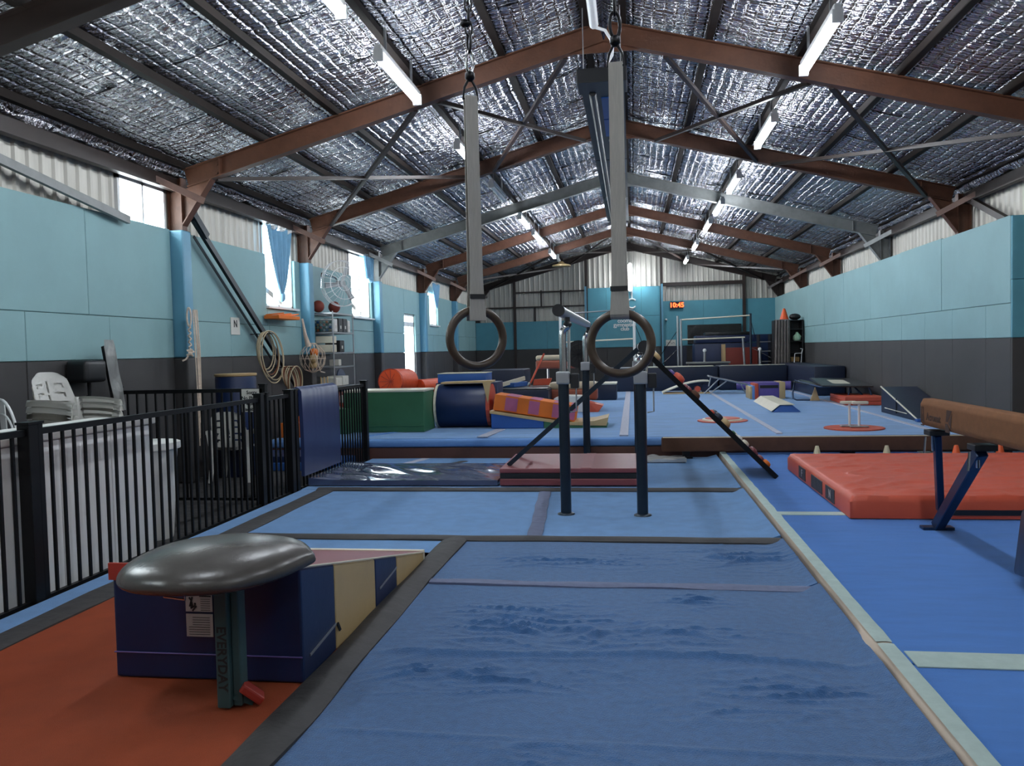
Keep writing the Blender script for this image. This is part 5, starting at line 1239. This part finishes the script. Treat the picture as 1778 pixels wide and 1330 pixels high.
MB().tube([(4.495, 15.85, .765), (4.495, 13.90, ZF+.035)], .014, 6).build('piping', 'creamlite', t); MB().tube([(4.49, 15.6, ZF+.10), (4.49, 14.4, ZF+.09)], .008, 6).build('piping', 'creamlite', t)
MB().tube([(4.49, 14.95, .60), (4.49, 14.95, ZF+.05)], .008, 6).build('strap', 'black', t)
MB().box(4.46, 5.1, 13.80, 13.92, ZF+.004, ZF+.05).bevel(.01).build('blue_tip', 'blueviny', t)

# ================================================================ END WALL EQUIPMENT
t = thing('uneven_bars', 'uneven bars standing before the end wall, right of centre', 'uneven bars', (2.5, 26.6, ZF))
Yb = 26.5
for x, zt, m_ in ((1.42, 2.55, 'silver'), (1.52, 2.45, 'silver'), (3.66, 2.56, 'gunmetal'), (3.50, 1.80, 'silver')):
    MB().tube([(x, Yb, ZF-.005), (x-(.08 if x == 3.50 else 0), Yb, zt)], .035, 12).build('post', m_, t, smooth=True)
MB().tube([(1.50, Yb, 2.42), (3.66, Yb, 2.50)], .024, 10).build('high_bar', 'creamlite', t, smooth=True)
MB().tube([(1.52, Yb, 1.79), (3.48, Yb, 1.82)], .024, 10).build('low_bar', 'creamlite', t, smooth=True)
for a, c in (((1.42, Yb, 2.1), (.9, 27.4, 1.3)), ((1.42, Yb, 1.5), (.75, 25.9, .9)), ((3.66, Yb, 2.4), (3.95, 27.6, 1.8)), ((3.66, Yb, 1.5), (4.3, 26.0, 1.1))): MB().tube([a, c], .010, 6).build('guy_wire', 'iron', t)
for x in (1.42, 3.6): MB().box(x-.12, x+.2, Yb-.3, Yb+.3, ZF-.005, ZF+.04).build('base_plate', 'iron', t)
t = thing('uneven_bars', 'white uneven bars standing before the club lettering, left of centre', 'uneven bars', (-1, 25.9, ZF))
Yc = 26.4
MB().tube([(.055, Yc, ZF-.005), (.055, Yc, 2.62)], .045, 12).build('post', 'white', t, smooth=True); MB().tube([(-2.3, Yc, ZF-.005), (-2.3, Yc, 2.78)], .045, 12).build('post', 'white', t, smooth=True)
MB().tube([(-2.3, Yc, 2.72), (.05, Yc, 2.80)], .020, 10).build('high_bar', 'silver', t, smooth=True); MB().tube([(-2.3, Yc, 1.80), (.05, Yc, 1.86)], .026, 10).build('low_bar', 'creamlite', t, smooth=True)
MB().tube([(.05, Yc, 2.75), (.05, Yc, 2.55)], .03, 8).build('bar_clamp', 'white', t)
MB().tube([(.055, Yc, 2.4), (.5, 27.4, 1.2)], .010, 6).build('guy_wire', 'iron', t)
for x in (-2.3, .055): MB().box(x-.12, x+.12, Yc-.3, Yc+.3, ZF-.005, ZF+.04).build('base_plate', 'iron', t)
o = MB().box(2.0, 3.93, 30.80, 30.90, 1.66, 2.36).bevel(.02).build('black_mat', 'vinyldark'); tag(o, 'shiny black mat fixed high on the end wall behind the bars', 'wall mat')
t = thing('navy_mat_wall', 'wide navy mats stacked upright before the end wall', 'mat stack', (3, 28.4, ZF))
B('mat_layer', 'navy', t, 2.05, 5.05, 28.1, 29.2, ZF, 1.66, .03); B('mat_layer', 'navy', t, 2.10, 5.05, 28.05, 29.2, 1.67, 1.92, .03); B('top_mat', 'vinyldark', t, 2.40, 3.9, 28.06, 28.9, 1.92, 2.02, .02)
t = thing('red_box', 'dark red panel box with wooden edge behind the uneven bars', 'box', (3.4, 27.4, ZF))
B('panel', 'redwood', t, 2.98, 3.98, 27.3, 27.9, ZF-.005, 1.50, .01); B('wooden_edge', 'woodlite', t, 2.90, 2.97, 27.28, 27.9, ZF-.005, 1.62)
o = MB().box(1.15, 1.95, 30.6, 30.9, .28, 1.6).build('grey_cabinet', 'navydark'); tag(o, 'dark low cabinet against the end wall left of the navy mats', 'cabinet')
for i, (x, y, lab) in enumerate(((2.20, 26.0, 'left silver crutch shaped post behind the crash mats'), (3.86, 26.0, 'right silver crutch shaped post behind the crash mats'), (.66, 26.0, 'short silver post left of the uneven bars'))):
    t = thing('silver_stand', lab, 'post', (x, y, ZF), 'silver posts behind the crash mats')
    MB().tube([(x, y, ZF-.01), (x, y, 1.42)], .04, 10).build('post', 'silver', t, smooth=True); MB().lathe((x, y, 1.40), [(.05, 0), (.06, .05), (.03, .09)], 10).build('cap', 'white', t, smooth=True); MB().box(x-.1, x+.1, y-.1, y+.1, ZF-.012, ZF+.02).build('base', 'iron', t)
t = thing('blue_bench', 'long low bench behind the crash mats under the uneven bars', 'bench', (2.0, 26.0, 1.0))
B('bench_top', 'greysteel', t, 1.62, 2.95, 25.75, 25.95, 1.03, 1.09, .01); B('bench_leg', 'navydark', t, 1.7, 2.9, 25.78, 25.92, ZF, 1.03)
t = thing('stacking_rack', 'black rack with pale shelves beside the curtained shelving', 'rack', (4.1, 27.2, ZF))
for x in (4.0, 4.36): B('upright', 'black', t, x-.02, x+.02, 27.0, 27.5, ZF-.005, 1.9)
for z in (1.02, 1.35, 1.65): B('shelf', 'silver', t, 4.0, 4.36, 27.0, 27.5, z, z+.03)
t = thing('curtained_shelves', 'tall black shelving with grey curtain front in the far right corner', 'shelving', (4.7, 25.9, ZF))
KX0, KX1, KY0, KY1 = 4.28, 5.08, 25.72, 26.3
for x in (KX0, 4.70, KX1): B('side_panel', 'black', t, x-.015, x+.015, KY0+.04, KY1, ZF-.005, 2.30)
for z in (.6, 1.02, 1.32, 1.66, 2.02, 2.29): B('shelf', 'black', t, KX0, KX1, KY0+.04, KY1, z-.012, z+.012)
B('back_panel', 'black', t, KX0, KX1, KY1-.02, KY1, ZF-.005, 2.3)
def cu(u, v): x = KX0-.03+.45*u-(.05*v)*(1-u); return (x, KY0-.02+.035*math.sin(u*34), 2.30-1.98*v)
MB().grid(cu, 80, 8).build('curtain', 'curtaingrey', t, smooth=True, label='grey gathered curtain')
MB().tube([(KX0-.05, KY0-.02, 2.31), (4.72, KY0-.02, 2.31)], .014, 6).build('curtain_rail', 'silver', t)
t = thing('traffic_cone', 'large orange cone on top of the curtained shelving', 'cone', (4.58, 25.95, 2.3))
MB().lathe((4.58, 25.95, 2.305), [(.17, 0), (.17, .02), (.135, .03), (.04, .34), (.02, .36)], 16).build('cone_body', 'coneorange', t, smooth=True); MB().lathe((4.58, 25.95, 2.305), [(.19, -.002), (.19, .012)], 16).build('cone_base', 'creamlite', t)
o = MB().ball((4.90, 26.0, 2.40), .16, 1.1, .8, .62, 12).build('cloth_heap', 'black', None, smooth=True); tag(o, 'heap of dark cloth on the shelving right of the cone', 'cloth')
t = thing('plastic_jug', 'pale green plastic jug on the corner shelving', 'jug', (4.93, 25.85, 1.68))
MB().lathe((4.93, 25.85, 1.672), [(.09, 0), (.12, .04), (.11, .14), (.05, .20), (.03, .26)], 14).build('jug_body', 'jug', t, smooth=True); MB().tube([(4.99, 25.8, 1.72), (5.03, 25.78, 1.80), (4.96, 25.8, 1.88)], .014, 6).build('handle', 'jug', t, smooth=True)
o = B('wicker_basket', 'basket', None, 4.74, 4.98, 25.76, 26.1, 1.04, 1.18, .02); tag(o, 'small wicker basket on the corner shelving', 'basket')
t = thing('folding_stool', 'small white folding stool before the corner shelving', 'stool', (4.95, 25.6, .98))
for P in ([(4.80, 25.63, 1.0), (4.82, 25.63, 1.28), (5.02, 25.63, 1.30), (5.0, 25.63, 1.0)], [(5.02, 25.63, 1.30), (5.05, 25.63, 1.42), (4.98, 25.63, 1.43)]): MB().tube(P, .014, 6).build('frame', 'white', t)
MB().box(4.84, 5.0, 25.5, 25.62, 1.285, 1.30).build('seat', 'white', t)
# club lettering
t = thing('club_lettering', 'white club name and logo on the teal end wall panel', 'wall lettering', (-.3, 30.9, 2.6))
YL = 30.895
for l, z in (('cooma', 2.585), ('gymnastics', 2.435), ('club', 2.285)): text('letters', l, 'white', t, .205, frame((-.28, YL, z), (1, 0, 0), (0, 0, 1)), .004, spacing=.95)
def arc(cx, cz, r, a0, a1, w=.03, n=16): return MB().tube([(cx+r*math.cos(math.radians(a0+(a1-a0)*k/n)), YL, cz+r*math.sin(math.radians(a0+(a1-a0)*k/n))) for k in range(n+1)], w, 6)
arc(.0, 3.22, .17, 40, 320).build('logo_arc', 'white', t); MB().tube([(.0, YL, 3.40), (.0, YL, 3.70)], .028, 6).build('logo_stroke', 'white', t)
arc(-.30, 2.98, .27, 215, 325).build('logo_arc', 'white', t); arc(-.55, 3.22, .17, 140, -60).build('logo_arc', 'white', t); MB().tube([(-.28, YL, 3.05), (-.28, YL, 3.5)], .028, 6).build('logo_stroke', 'white', t)
t = thing('led_clock', 'black digital clock with red digits on the end wall', 'clock', (1.62, 30.9, 3.1))
MB().box(1.40, 1.86, 30.84, 30.93, 2.97, 3.23).build('case', 'black', t); text('digits', '10:45', 'led', t, .24, frame((1.63, 30.835, 3.10), (1, 0, 0), (0, 0, 1)), .003)
o = MB().ball((1.24, 30.88, 2.58), .05, 1, 1, .8, 10).build('sensor', 'white', None, smooth=True); tag(o, 'tiny round white sensor below the digital clock', 'sensor')
t = thing('wall_paper_sign', 'white paper sheet on the end wall beside the uneven bars', 'notice', (1.4, 30.9, 1.7)); MB().box(1.22, 1.58, 30.915, 30.925, 1.60, 1.83).build('sheet', 'paper', t); MB().tube([(1.26+.028*k, 30.91, 1.74-.03*math.sin(k*1.3)-.004*k) for k in range(11)], .006, 5).build('print', 'ink', t)
# black fan drum behind bars
t = thing('floor_fan', 'black drum fan on a stand behind the parallel bars', 'fan', (-1.2, 18.2, ZF))
fc2 = Vector((-1.18, 18.0, 1.47)); 
for r in (.30, .22, .12): MB().tube([fc2+Vector((r*math.cos(2*PI*k/24), 0, r*math.sin(2*PI*k/24))) for k in range(24)], .008, 5, closed=True).build('cage_ring', 'black', t)
MB().tube([fc2+Vector((0, .05, 0)), fc2+Vector((0, .2, 0))], .30, 24).build('drum', 'black', t, smooth=True)
for k in range(6):
    a = PI*k/6; MB().tube([fc2+Vector((-.3*math.cos(a), -.01, -.3*math.sin(a))), fc2+Vector((.3*math.cos(a), -.01, .3*math.sin(a)))], .005, 4).build('cage_wire', 'iron', t)
MB().tube([(-1.18, 18.15, ZF), (-1.18, 18.15, 1.2)], .025, 8).build('stand', 'black', t); MB().lathe((-1.18, 18.15, ZF), [(.22, 0), (.2, .03)], 16).build('base', 'black', t)
